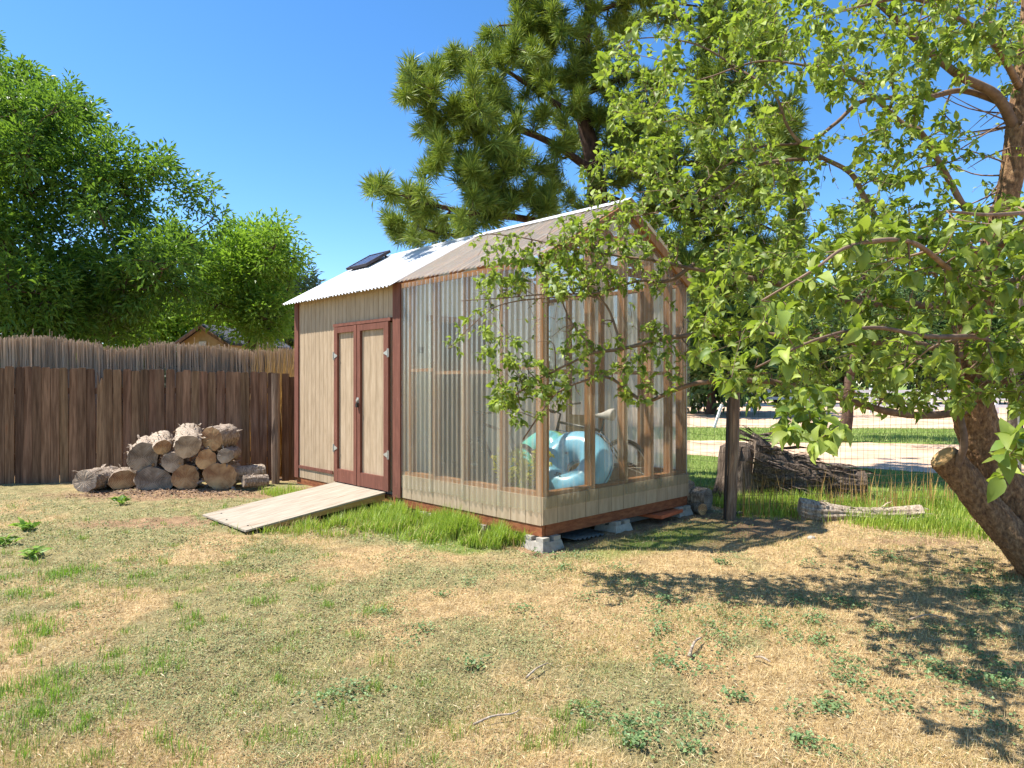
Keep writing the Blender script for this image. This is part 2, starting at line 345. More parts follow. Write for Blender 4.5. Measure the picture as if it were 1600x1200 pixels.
# ------------------------------------------------------------------ ground
m, nt, n, l, b = newmat('patchy_lawn_soil')
co = coords(n, l, (1,1,1))
def nz(scale, detail=6, rough=0.6):
    t = n.new("ShaderNodeTexNoise"); t.inputs['Scale'].default_value = scale; t.inputs['Detail'].default_value = detail
    t.inputs['Roughness'].default_value = rough; l.new(co, t.inputs['Vector']); return t.outputs[0]
def mixc(f, a, bb):
    x = n.new("ShaderNodeMix"); x.data_type = 'RGBA'; l.new(f, x.inputs[0]); l.new(a, x.inputs[6]); l.new(bb, x.inputs[7]); return x.outputs[2]
def mapr(f, lo, hi):
    x = n.new("ShaderNodeMapRange"); x.inputs[1].default_value = lo; x.inputs[2].default_value = hi; l.new(f, x.inputs[0]); return x.outputs[0]
fine = nz(55, 8, 0.75)
straw = ramp(n, [(0.30,(92,70,46)),(0.44,(164,134,92)),(0.58,(204,178,134)),(0.75,(228,210,172))]); l.new(fine, straw.inputs[0])  # low ends of straw and olive ramps put crevice shade into the colour
olive = ramp(n, [(0.30,(80,72,46)),(0.46,(140,130,88)),(0.62,(172,160,118)),(0.8,(204,190,150))]); l.new(fine, olive.inputs[0])
dirt = ramp(n, [(0.3,(116,88,64)),(0.55,(166,136,104)),(0.8,(196,168,136))]); l.new(fine, dirt.inputs[0])
attr = n.new("ShaderNodeAttribute"); attr.attribute_name = "cover"
sp = n.new("ShaderNodeSeparateColor"); l.new(attr.outputs['Color'], sp.inputs[0])
pert = nz(1.7, 6, 0.7)
def edge(src, amt=0.7, lo=0.35, hi=0.65):
    a = n.new("ShaderNodeMath"); a.operation = 'MULTIPLY_ADD'; a.inputs[1].default_value = amt; a.inputs[2].default_value = -amt/2
    l.new(pert, a.inputs[0]); s = n.new("ShaderNodeMath"); s.operation = 'ADD'; l.new(src, s.inputs[0]); l.new(a.outputs[0], s.inputs[1])
    return mapr(s.outputs[0], lo, hi)
lawn = ramp(n, [(0.28,(78,94,40)),(0.5,(118,136,66)),(0.8,(154,162,92))]); l.new(fine, lawn.inputs[0])
c = mixc(edge(sp.outputs[0]), straw.outputs[0], olive.outputs[0])
c = mixc(edge(sp.outputs[1], 0.6), c, dirt.outputs[0])
md = nz(7.0, 5, 0.65); mdr = n.new("ShaderNodeMapRange"); mdr.inputs[1].default_value = 0.3; mdr.inputs[2].default_value = 0.7; mdr.inputs[3].default_value = 0.60; mdr.inputs[4].default_value = 1.30
l.new(md, mdr.inputs[0]); hv = n.new("ShaderNodeHueSaturation"); l.new(mdr.outputs[0], hv.inputs['Value']); l.new(c, hv.inputs['Color']); c = hv.outputs[0]
c = mixc(edge(sp.outputs[2], 0.5), c, lawn.outputs[0])
l.new(c, b.inputs['Base Color']); b.inputs['Roughness'].default_value = 0.95; b.inputs['Specular IOR Level'].default_value = 0.1
bn = n.new("ShaderNodeBump"); bn.inputs['Strength'].default_value = 0.9; bn.inputs['Distance'].default_value = 0.03
l.new(fine, bn.inputs['Height']); l.new(bn.outputs[0], b.inputs['Normal'])
MT['ground'] = m

C0 = np.array([0.279, 6.25]); TH = math.radians(44.0)
BV = np.array([math.cos(TH), math.sin(TH)]); AV = np.array([-math.sin(TH), math.cos(TH)])
def SW(t, s, z=0.0):                      # shed frame to world
    p = C0 + BV*t + AV*s; return np.array([p[0], p[1], z])
def to_ts(x, y):
    dx = x - C0[0]; dy = y - C0[1]; return dx*BV[0]+dy*BV[1], dx*AV[0]+dy*AV[1]
def sstep(x, a, b_):
    t = np.clip((x-a)/(b_-a), 0, 1); return t*t*(3-2*t)
def height(x, y):
    fade = 1-sstep(y, 9.5, 11.0)
    return ((fbm(x*0.9, y*0.9, 3, 3)-0.5)*0.05 + (fbm(x*4.5, y*4.5, 8, 3)-0.5)*0.04 + (fbm(x*11, y*11, 18, 2)-0.5)*0.034)*fade
def cover_masks(x, y):
    # green-grey creeping cover on the left, straw on the right
    left = 1-sstep(x + 0.25*(y-4) + 2.4*(fbm(x*0.9+5, y*0.9, 77, 4)-0.5), -1.2, 1.9)
    nn = fbm(x*1.5, y*1.5, 21, 5)
    cov = np.clip(left*0.54 + (nn-0.5)*2.0, 0, 1)
    far = sstep(y, 5.4, 7.4)*(x < -1)
    cov = np.clip(cov + far*0.25, 0, 1)
    d1 = np.exp(-(((x+3.9)/1.0)**2+((y-7.35)/0.35)**2)); d2 = np.exp(-(((x+4.9)/2.2)**2+((y-9.35)/0.55)**2))
    d3 = np.exp(-(((x-2.6)/0.6)**2+((y-7.2)/0.5)**2)); d4 = np.exp(-(((x-3.9)/0.9)**2+((y-6.5)/0.22)**2))
    t, s = to_ts(x, y)
    d5 = ((t > -0.2) & (t < 2.7) & (s > -0.2) & (s < 5.0))*1.0
    pat = sstep(fbm(x*1.3, y*1.3, 52, 4), 0.56, 0.68)*0.28
    dirt_ = np.clip(pat+0.85*d1+0.75*d2+0.9*d3+0.7*d4+d5, 0, 1)
    dirt_ = np.maximum(dirt_, 0.9*sstep(y, 10.2, 11.0)*(x < 0))
    lawn_ = sstep(x, 2.2, 3.0)*sstep(y, 8.0, 8.8)
    lawn_ = np.maximum(lawn_, sstep(y, 24, 26)*0.9)
    lawn_ = np.maximum(lawn_, 0.75*np.exp(-(((t-1.1)/1.4)**2+((s+0.55)/0.45)**2)))
    tg = np.exp(-(((t+0.45)/0.4)**2))*sstep(s, -0.1, 0.6)*(1-sstep(s, 2.6, 3.0))
    lawn_ = np.maximum(lawn_, tg*0.8)
    return cov, dirt_, lawn_
def axis(lo, hi, step, far_lo, far_hi, g=1.28):
    a = list(np.arange(lo, hi, step)); d = step; v = hi
    while v < far_hi: a.append(v); d *= g; v += d
    a.append(far_hi); d = step; v = lo; pre = []
    while v > far_lo: d *= g; v -= d; pre.append(max(v, far_lo))
    return np.array(sorted(set(pre)) + a)
xs = axis(-8.0, 7.0, 0.045, -600, 600); ys = axis(2.0, 10.5, 0.045, -60, 900)
GX, GY = np.meshgrid(xs, ys); GZ = height(GX, GY)
idx = np.arange(GX.size).reshape(GX.shape)
quads = np.stack([idx[:-1,:-1], idx[:-1,1:], idx[1:,1:], idx[1:,:-1]], -1).reshape(-1, 4)
me = mesh_np('ground', np.stack([GX.ravel(), GY.ravel(), GZ.ravel()], -1), quads, True)
ca = me.color_attributes.new("cover", 'FLOAT_COLOR', 'POINT')
cm, dm, lm = cover_masks(GX.ravel(), GY.ravel())
ca.data.foreach_set("color", np.stack([cm, dm, lm, np.ones_like(cm)], -1).astype(np.float32).ravel())
ground = link('ground', me, MT['ground']); tag(ground, kind='structure')

def sheet(name, pts, mat, z):
    V = np.array([(x, y, z) for x, y in pts]); me = bpy.data.meshes.new(name)
    me.from_pydata(V.tolist(), [], [list(range(len(V)))]); o = link(name, me, mat); tag(o, kind='structure'); return o
MT['sand'] = pmat('pinkish_sand', [(0.25,(172,136,106)),(0.55,(206,174,144)),(0.8,(222,196,168))], (1,1,1), 1.2, detail=10, rough=0.95, bump=0.5, bdist=0.03, spots=(0.8,0.60,0.72,(150,118,84)))
jr = np.random.default_rng(4)
def wob(pts, k=14, a=0.25):
    out = []
    for i in range(len(pts)-1):
        p, q = np.array(pts[i]), np.array(pts[i+1])
        for t in np.arange(k)/k: out.append(p+(q-p)*t+jr.normal(0, a, 2)*(1 if 0 < t else 0))
    out.append(np.array(pts[-1])); return [tuple(v) for v in out]
near_e = wob([(-1.0,17.2),(4.0,14.4),(6.7,11.9),(7.75,10.97),(14,7.2),(24,4.0)], 12, 0.10); far_e = wob([(34,15),(20,16),(11.4,16.6),(9.8,17.3),(5,18.1),(-1,19.8)], 12, 0.12)
sheet('dirt_path', near_e + far_e, MT['sand'], 0.006)
sheet('riding_arena', wob([(-4,24.5),(12,23.2),(34,21.5)], 16, 0.12) + wob([(90,24),(90,60),(-20,60),(-4,40)], 2, 0.0), MT['sand'], 0.012)

# ------------------------------------------------------------------ garden shed with greenhouse bay
ZJ0, ZJ1, ZF, ZS, ZE, ZR = 0.112, 0.21, 0.245, 0.50, 2.66, 3.34    # joist, floor, sill, eave, ridge
W, S1, S2 = 2.40, 2.22, 4.73
shed = empty('garden_shed', (C0[0], C0[1], 0), 'beige and red garden shed with a clear corrugated greenhouse bay, on concrete piers', 'shed', rz=TH)
def part(name, mb, mat, parent=None, smooth=False):
    return mb.build(name, MT[mat], parent or shed, smooth)
def piece(name, a, b, mat, parent=None):
    return part(name, MB().box(a, b), mat, parent)
# floor and rim joists
piece('floor', (0.02, 0.02, ZJ1+0.004), (W-0.02, S2-0.02, ZF), 'ply')
piece('rim_joist', (-0.012, 0.0, ZJ0), (0.026, S2, ZJ1), 'joist'); piece('rim_joist', (0.03, -0.012, ZJ0), (W, 0.026, ZJ1+0.004), 'joist')
piece('rim_joist', (W-0.03, 0.03, ZJ0), (W+0.01, S2, ZJ1), 'joist'); piece('rim_joist', (0.03, S2-0.036, ZJ0), (W-0.04, S2+0.002, ZJ1), 'joist')
for s in (0.9, 1.8, 2.7, 3.6): piece('floor_joist', (0.03, s, ZJ0+0.004), (W-0.04, s+0.04, ZJ1), 'joist')
# siding boards
def boards_t0(parent, s0, s1, z0, z1, w=0.104, x0=-0.02, x1=0.0, gap=0.006, mat='siding'):
    s = s0
    while s < s1-0.012:
        e = min(s+w, s1); piece('siding_board', (x0, s+gap/2, z0), (x1, e-gap/2, z1), mat, parent); s = e
def boards_s0(parent, t0, t1, z0, z1, w=0.2, y0=-0.02, y1=0.0, gap=0.006, mat='siding'):
    t = t0
    while t < t1-0.012:
        e = min(t+w, t1); piece('siding_board', (t+gap/2, y0, z0), (e-gap/2, y1, z1), mat, parent); t = e
DS0, DSM, DS1, DZ0, DZ1 = 2.40, 3.09, 3.65, 0.25, 2.225
fw = part('front_wall', MB().box((0.001, S1, ZF+0.002), (0.07, DS0-0.004, ZE)).box((0.001, DS1+0.004, ZF+0.002), (0.07, S2-0.01, ZE))
          .box((0.001, DS0-0.003, DZ1+0.01), (0.07, DS1+0.003, ZE)), 'siding')
boards_t0(fw, DS1+0.012, S2-0.09, 0.205, ZE-0.005)
boards_t0(fw, DS0-0.06, DS1+0.01, DZ1+0.045, ZE-0.005)
piece('corner_trim', (-0.04, S1-0.035, ZJ1-0.005), (-0.001, S1+0.115, ZE-0.004), 'trim')
piece('corner_trim', (-0.04, S2-0.088, 0.2), (-0.001, S2+0.02, ZE-0.004), 'trim')
piece('base_trim', (-0.034, DS1+0.06, 0.335), (-0.0215, S2-0.092, 0.375), 'trim')
piece('door_header', (-0.05, DS0-0.03, DZ1+0.006), (-0.001, DS1+0.02, DZ1+0.043), 'trim')
# doors
def door(s0, s1, hinge_left):
    d = part('door', MB().box((-0.012, s0+0.01, DZ0+0.012), (0.02, s1-0.01, DZ1-0.01)), 'siding')
    boards_t0(d, s0+0.05, s1-0.05, DZ0+0.1, DZ1-0.05, 0.13, -0.02, -0.0125)
    x0, x1 = -0.052, -0.021
    lw, rw = (0.09, 0.075) if hinge_left else (0.075, 0.105)      # right stile (low s) / left stile
    piece('stile', (x0, s0+0.008, DZ0+0.005), (x1, s0+(rw if not hinge_left else rw), DZ1), 'trim', d)
    piece('stile', (x0, s1-lw, DZ0+0.005), (x1, s1-0.008, DZ1), 'trim', d)
    piece('rail', (x0+0.002, s0+rw+0.001, DZ1-0.075), (x1, s1-lw-0.001, DZ1-0.002), 'trim', d)
    piece('rail', (x0+0.002, s0+rw+0.001, DZ0+0.008), (x1, s1-lw-0.001, DZ0+0.17), 'trim', d)
    for z in (1.86, 0.68):
        sg = 1 if hinge_left else -1; e = s1-0.006 if hinge_left else s0+0.006
        h = MB(); h.box((-0.058, e-0.018, z-0.05), (-0.0525, e+0.018, z+0.05))
        V = [(x, e-sg*a, z+zz) for x in (-0.0575, -0.0526) for a, zz in ((0.019, 0.032), (0.019, -0.032), (0.088, -0.008), (0.088, 0.008))]
        h.add(V, [(0,1,2,3),(7,6,5,4),(0,4,5,1),(1,5,6,2),(2,6,7,3),(3,7,4,0)])
        h.tube([(-0.06, e, z-0.052), (-0.06, e, z+0.052)], 0.006, 6)
        part('hinge', h, 'steel', d)
    return d
dl = door(DSM, DS1, True); dr = door(DS0, DSM, False)
hp = MB(); hp.box((-0.06, DSM-0.055, 1.27), (-0.0525, DSM-0.012, 1.335)); hp.tube([(-0.064, DSM-0.035, 1.30), (-0.075, DSM-0.035, 1.30)], 0.018, 10)
part('hasp', hp, 'steel', dr)
pk = MB(); pk.box((-0.082, DSM-0.052, 1.215), (-0.062, DSM-0.018, 1.262)); pk.tube(spline([(-0.072,DSM-0.046,1.26),(-0.072,DSM-0.042,1.29),(-0.072,DSM-0.028,1.29),(-0.072,DSM-0.024,1.26)]), 0.0035, 6)
part('padlock', pk, 'dark_steel', dr)
# far end, back wall of the shed bay, partition with doorway
def gable(s, t0, t1, z0):
    zf = lambda t: ZE + (ZR-ZE)*(1-abs(t-W/2)/(W/2))
    pts = [(t0, z0), (t1, z0), (t1, zf(t1))] + ([(W/2, ZR)] if t0 < W/2 < t1 else []) + [(t0, zf(t0))]
    V = [(t, s-0.02, z) for t, z in pts] + [(t, s+0.02, z) for t, z in pts]; k = len(pts)
    me = bpy.data.meshes.new('gable'); me.from_pydata([tuple(map(float, v)) for v in V], [], [list(range(k)), list(range(2*k-1, k-1, -1))] + [[i, i+k, (i+1) % k + k, (i+1) % k] for i in range(k)])
    me.update(); return me
link('end_wall', gable(S2-0.024, 0.074, W-0.01, ZF), MT['siding'], shed, False)
piece('back_wall', (W-0.06, S1+0.03, ZF), (W-0.002, S2-0.05, ZE-0.02), 'siding')
PD0, PD1, PDZ = 0.42, 1.32, 2.24
link('partition_wall', gable(S1+0.01, 0.074, PD0, ZF), MT['siding_gray'], shed, False)
link('partition_wall', gable(S1+0.01, PD1, W-0.07, ZF), MT['siding_gray'], shed, False)
link('partition_wall', gable(S1+0.01, PD0+0.001, PD1-0.001, PDZ), MT['siding_gray'], shed, False)
piece('door_casing', (PD0-0.06, S1-0.035, PDZ), (PD1+0.06, S1-0.011, PDZ+0.07), 'lumber')
piece('light_switch', (0.24, S1-0.03, 1.86), (0.29, S1-0.011, 1.93), 'dark_steel')
# greenhouse knee walls
kf = piece('knee_wall', (0.001, 0.02, ZF+0.001), (0.06, S1-0.04, ZS-0.04), 'siding')
boards_t0(kf, 0.0, S1-0.04, 0.212, ZS-0.03, 0.2, -0.02, 0.0)
kr = piece('knee_wall', (0.062, 0.001, ZF+0.002), (W-0.002, 0.06, ZS-0.04), 'siding')
boards_s0(kr, -0.02, W+0.02, 0.218, ZS-0.03, 0.2, -0.02, 0.0)
kb = piece('knee_wall', (W-0.06, 0.062, ZF+0.003), (W-0.003, S1-0.04, ZS-0.04), 'siding')
# frame timber: sills, studs, rails, plates, rafters
piece('sill', (0.0, 0.0, ZS-0.03), (0.088, S1-0.036, ZS+0.008), 'lumber'); piece('sill', (0.09, 0.001, ZS-0.028), (W, 0.088, ZS+0.006), 'lumber')
piece('sill', (W-0.088, 0.09, ZS-0.03), (W-0.002, S1-0.036, ZS+0.008), 'lumber')
piece('top_plate', (0.002, 0.0, ZE-0.05), (0.088, S1-0.036, ZE-0.012), 'lumber'); piece('top_plate', (W-0.088, 0.0, ZE-0.05), (W-0.002, S1-0.036, ZE-0.012), 'lumber')
zroof = lambda t: ZE + (ZR-ZE)*(1-abs(t-W/2)/(W/2))
for s in (0.56, 1.13, 1.62, 2.06): piece('stud', (0.003, s-0.02, ZS+0.009), (0.086, s+0.02, ZE-0.052), 'lumber')
for s in (0.6, 1.2, 1.75): piece('stud', (W-0.086, s-0.02, ZS+0.009), (W-0.006, s+0.02, ZE-0.052), 'lumber')
for t, w in ((0.042, 0.084), (0.72, 0.062), (1.25, 0.06), (1.72, 0.058), (2.09, 0.05), (W-0.045, 0.084)):
    piece('stud', (t-w/2, -0.001, ZS+0.009), (t+w/2, 0.086, zroof(t)-0.06), 'lumber')
for a, b_ in ((0.09, 0.538), (0.582, 1.108), (1.152, 1.598), (1.642, 2.038)):
    piece('mid_rail', (0.006, a, 1.62 + 0.02*math.sin(a*9)), (0.05, b_, 1.655 + 0.02*math.sin(a*9)), 'lumber')
for a, b_ in ((0.088, 0.688), (0.752, 1.219), (1.281, 1.69), (1.75, 2.064)):
    piece('mid_rail', (a, 0.004, 1.60), (b_, 0.05, 1.637), 'lumber')
piece('gable_tie', (0.09, 0.02, ZE-0.03), (W-0.09, 0.06, ZE+0.05), 'lumber')
for s in (0.03, 0.44, 0.88, 1.32, 1.76, 2.17):
    for sg in (0, 1):
        p = (0.0 if not sg else W, s, ZE-0.012); q = (W/2 - (0.02 if not sg else -0.02), s, ZR-0.017)
        part('rafter', MB().beam(p, q, 0.04, 0.075), 'lumber')
part('ridge_beam', MB().box((W/2-0.019, 0.0, ZR-0.10), (W/2+0.019, S2, ZR-0.012)), 'lumber')
for sg in (0, 1):
    for f in (0.33, 0.68):
        t = f*W/2 if not sg else W-f*W/2
        piece('purlin', (t-0.02, 0.055, zroof(t)-0.018), (t+0.02, S1, zroof(t)+0.012), 'lumber')
part('fascia', MB().box((-0.03, -0.02, ZE-0.075), (-0.0005, S1-0.037, ZE-0.02)), 'lumber')
for sg in (0, 1):
    p = (-0.08 if not sg else W+0.08, -0.06, zroof(-0.08)-0.045); q = (W/2 + (-0.001 if not sg else 0.001), -0.06, ZR-0.03)
    part('barge_board', MB().beam(p, q, 0.03, 0.09), 'lumber')
# corrugated sheets. origin o, wave direction e, length direction g, normal
PER, AMP = 0.0762, 0.0085
def corr(name, mat, o, e, g, nrm, width, length, k=8, ph=0.0, amp=AMP, sag=0.0):
    o, e, g, nrm = (np.array(v, float) for v in (o, e, g, nrm))
    m_ = max(2, int(width/PER*k)); us = np.linspace(0, width, m_+1); vs_ = np.linspace(0, length, 5)
    V = np.array([o+e*u+g*v+nrm*(amp*math.sin(2*math.pi*u/PER+ph)+sag*math.sin(math.pi*v/length)*math.sin(u*5)) for v in vs_ for u in us])
    ii = np.arange(len(V)).reshape(len(vs_), len(us))
    Q = np.stack([ii[:-1,:-1], ii[:-1,1:], ii[1:,1:], ii[1:,:-1]], -1).reshape(-1, 4)
    return link(name, mesh_np(name, V, Q, True), MT[mat], shed, False)
ZP0 = 0.335
def wall_panels(n_, total, fn):
    w = total/n_
    for i in range(n_): fn(i, i*w, w+0.06 if i < n_-1 else w)
wall_panels(4, S1-0.045, lambda i, a, w: corr('corrugated_panel', 'milky', (-0.034-0.002*(i % 2), a-0.02, ZP0-0.012*math.sin(i*2.1)), (0,1,0), (0,0,1), (-1,0,0), w, ZE-0.03-ZP0, sag=0.003))
def gable_panel(i, a, w):
    # each sheet cut to the slope: wave columns of their own length
    m_ = int(w/PER*8); us = np.linspace(0, w, m_+1); V = []
    for v in np.linspace(0, 1, 5):
        for u in us:
            t = a-0.03+u; z1 = zroof(min(max(t, 0), W))-0.03; z0 = ZP0+0.03
            V.append((t, -0.034-0.002*(i % 2)-AMP*math.sin(2*math.pi*u/PER), z0+(z1-z0)*v))
    ii = np.arange(len(V)).reshape(5, len(us)); Q = np.stack([ii[:-1,:-1], ii[:-1,1:], ii[1:,1:], ii[1:,:-1]], -1).reshape(-1, 4)
    link('corrugated_panel', mesh_np('corrugated_panel', np.array(V), Q, True), MT['clear'], shed, False)
wall_panels(4, W+0.05, gable_panel)
wall_panels(4, S1-0.05, lambda i, a, w: corr('corrugated_panel', 'frosted', (W+0.018+0.002*(i % 2), a, ZP0), (0,1,0), (0,0,1), (1,0,0), w, ZE-0.03-ZP0))
SL = np.array([W/2, 0, ZR-ZE]); SLn = np.linalg.norm(SL); SLu = SL/SLn; NRM = np.array([-SLu[2], 0, SLu[0]])
def roof(sg, s0, s1, nsh, mat, over):
    w = (s1-s0)/nsh
    for i in range(nsh):
        g = SLu.copy(); nr = NRM.copy(); o = np.array([0, s0+i*w, ZE+0.03]) - SLu*over + NRM*(0.012+0.003*(i % 2))
        if sg: g[0] *= -1; nr[0] *= -1; o[0] = W-o[0]
        corr('roof_sheet', mat, o, (0,1,0), g, nr, w+(0.05 if i < nsh-1 else 0), SLn+over-0.005, amp=0.012)
for sg in (0, 1):
    roof(sg, -0.09, S1-0.03, 4, 'clear_roof', 0.10)
    roof(sg, S1-0.028, S2+0.10, 4, 'metal_roof', 0.20)
rc = MB()
for sg in (0, 1):
    a = np.array([W/2, -0.11, ZR+0.062]); g = -SLu.copy(); nr = NRM.copy()
    if sg: g[0] *= -1; nr[0] *= -1
    bb = a + g*0.13; e = np.array([0, S2+0.23, 0])
    rc.add([a, bb, bb+e, a+e, a+nr*-0.002, bb+nr*-0.002, bb+e+nr*-0.002, a+e+nr*-0.002], [(0,1,2,3),(7,6,5,4),(1,5,6,2),(0,4,5,1),(3,2,6,7)])
part('ridge_cap', rc, 'metal_roof')

# solar panel on the roof
MT['pv'] = pmat('solar_cells', [(0.3,(30,32,52)),(0.7,(54,56,84))], (20,20,20), 2, rough=0.2, bump=0, spec=0.6)
MT['pv_frame'] = pmat('dark_panel_frame', [(0.3,(46,40,44)),(0.7,(70,62,66))], (9,9,9), 2, rough=0.5, bump=0)
MT['pv_line'] = pmat('cell_grid_line', [(0.3,(150,152,165)),(0.7,(170,172,182))], (9,9,9), 2, rough=0.4, bump=0)
sp0 = SW(0.95, 4.42, zroof(0.95)+0.115)
pv = empty('solar_panel', sp0, 'small dark solar panel propped on the white corrugated roof near the ridge', 'solar panel')
pv.rotation_euler = (Matrix.Rotation(TH, 4, 'Z') @ Matrix.Rotation(-math.atan2(ZR-ZE, W/2)*1.06, 4, 'Y')).to_euler()
fr = MB()
for a, b_ in (((-0.24,-0.27,-0.02),(0.24,-0.245,0.02)), ((-0.24,0.245,-0.02),(0.24,0.27,0.02)), ((-0.24,-0.244,-0.02),(-0.215,0.244,0.02)), ((0.215,-0.244,-0.02),(0.24,0.244,0.02))): fr.box(a, b_)
fr.build('frame', MT['pv_frame'], pv)
cells = MB().box((-0.214,-0.243,-0.01), (0.214,0.243,0.012)).build('cell_sheet', MT['pv'], pv)
gl = MB()
for i in range(1, 6): gl.box((-0.213+0.0713*i-0.0015,-0.24,0.0122), (-0.213+0.0713*i+0.0015,0.24,0.0135))
for i in range(1, 4): gl.box((-0.212,-0.243+0.1215*i-0.0015,0.0137), (0.212,-0.243+0.1215*i+0.0015,0.015))
gl.build('cell_grid', MT['pv_line'], cells)
bk = MB()
for x in (-0.18, 0.18): bk.box((x-0.012,-0.2,-0.085), (x+0.012,-0.18,-0.0205)); bk.box((x-0.012,0.18,-0.085), (x+0.012,0.2,-0.0205))
bk.build('mounting_leg', MT['dark_steel'], pv)

# ramp
ramp_o = empty('wooden_ramp', SW(-0.06, (DS0+DS1)/2, 0), 'bleached plywood ramp sloping from the red doors down to the lawn', 'ramp', rz=TH)
hw = 0.575; RL = 1.64
def rbox(name, x0, x1, y0, y1, z0a, z1a, z0b, z1b, mat, parent=ramp_o):
    V = [(x0,y0,z0a),(x1,y0,z0b),(x1,y1,z0b),(x0,y1,z0a),(x0,y0,z1a),(x1,y0,z1b),(x1,y1,z1b),(x0,y1,z1a)]
    return MB().add(V, [(0,3,2,1),(4,5,6,7),(0,1,5,4),(1,2,6,5),(2,3,7,6),(3,0,4,7)]).build(name, MT[mat], parent)
zr = lambda x: 0.247 + (0.047-0.247)*(-x/RL)
rbox('deck', -RL, 0.0, -hw, hw, zr(-RL)-0.018, zr(-RL), zr(0)-0.018, zr(0), 'ply')
for y in (-hw+0.004, -0.02, hw-0.044):
    rbox('stringer', -RL+0.2, -0.005, y, y+0.04, zr(-RL+0.2)-0.05, zr(-RL+0.2)-0.019, zr(0)-0.085, zr(0)-0.019, 'ply_edge')
for y in (-hw+0.006, hw-0.094): MB().box((-0.13, y, 0.0), (-0.045, y+0.088, 0.16)).build('leg', MT['ply_edge'], ramp_o)
for x, y in ((-1.55,-0.42),(-1.58,0.05),(-1.5,0.4)): MB().tube([(x,y,zr(x)), (x,y,zr(x)+0.004), (x,y,zr(x)+0.006)], [0.011,0.010,0.004], 8).build('screw_head', MT['dark_steel'], ramp_o)

# concrete piers
def pier(t, s, label, rz=TH):
    o = SW(t, s, 0); e = empty('concrete_pier_block', (o[0], o[1], -0.03), label, 'pier block', 'concrete pier blocks under the shed', rz)
    h = ZJ0+0.03-0.002
    def frus(x0, x1, y0, y1, k, z0, z1):
        V = [(x0,y0,z0),(x1,y0,z0),(x1,y1,z0),(x0,y1,z0)] + [(x*k,y*k,z1) for x, y in ((x0,y0),(x1,y0),(x1,y1),(x0,y1))]
        return V, [(0,3,2,1),(4,5,6,7),(0,1,5,4),(1,2,6,5),(2,3,7,6),(3,0,4,7)]
    mb = MB(); mb.add(*frus(-0.15,0.15,-0.15,0.15,0.82,0,h*0.72)); mb.build('base', MT['concrete'], e)
    lug = MB()
    for sx in (-1, 1):
        for sy in (-1, 1):
            lug.box((sx*0.030, sy*0.030, h*0.72+0.001), (sx*0.118, sy*0.118, h))
    lug.build('lug', MT['concrete'], e)
pier(0.06, 0.06, 'concrete pier block under the near corner of the greenhouse bay')
pier(0.06, 0.86, 'concrete pier block in the grass, next after the near corner under the front wall')
pier(0.06, 1.68, 'concrete pier block in the grass, midway under the front knee wall')
pier(0.06, 2.32, 'concrete pier block in the grass beside the ramp')
pier(1.12, 0.06, 'concrete pier block midway under the right-hand wall, beside the grey boards')
pier(2.28, 0.06, 'concrete pier block under the right-hand end, beside the orange board')

# things under the shed
MT['grey_board'] = pmat('grey_weathered_board', [(0.2,(92,90,86)),(0.6,(128,126,120)),(0.9,(150,146,138))], (2,18,6), 2.5, rough=0.9, bump=0.4)
MT['orange'] = pmat('orange_painted_board', [(0.2,(170,84,48)),(0.6,(204,108,66)),(0.9,(214,124,82))], (4,4,4), 3, rough=0.7, bump=0.1)
def lying(name, t, s, size, z, ang, mat, label, cat, tilt=0.0):
    o = SW(t, s, z); e = MB().box((-size[0]/2,-size[1]/2,0), (size[0]/2,size[1]/2,size[2])).build(name, MT[mat], None)
    e.location = o; e.rotation_euler = (0, tilt, TH+ang); tag(e, label, cat); return e
sh = corr('steel_sheet', 'grey_board', (0,0,0), (1,0,0), (0,1,0), (0,0,1), 0.62, 0.9)
sh.parent = None; sh.location = SW(0.38, -0.08, 0.035); sh.rotation_euler = (0, 0.06, TH+0.1); sh.name = 'corrugated_sheet'
tag(sh, 'grey corrugated sheet pushed under the shed behind the near corner pier', 'metal sheet')
lying('grey_plank', 1.45, 0.2, (0.55,0.16,0.03), 0.01, 0.25, 'grey_board', 'grey plank lying under the right wall between two pier blocks', 'plank')
lying('orange_board', 1.93, 0.04, (0.52,0.3,0.035), 0.06, 0.12, 'orange', 'orange painted board under the shed beside the right-hand pier', 'board')
lying('grey_plank', 1.75, 0.25, (0.7,0.2,0.05), 0.005, 0.0, 'grey_board', 'grey plank under the orange board', 'plank')

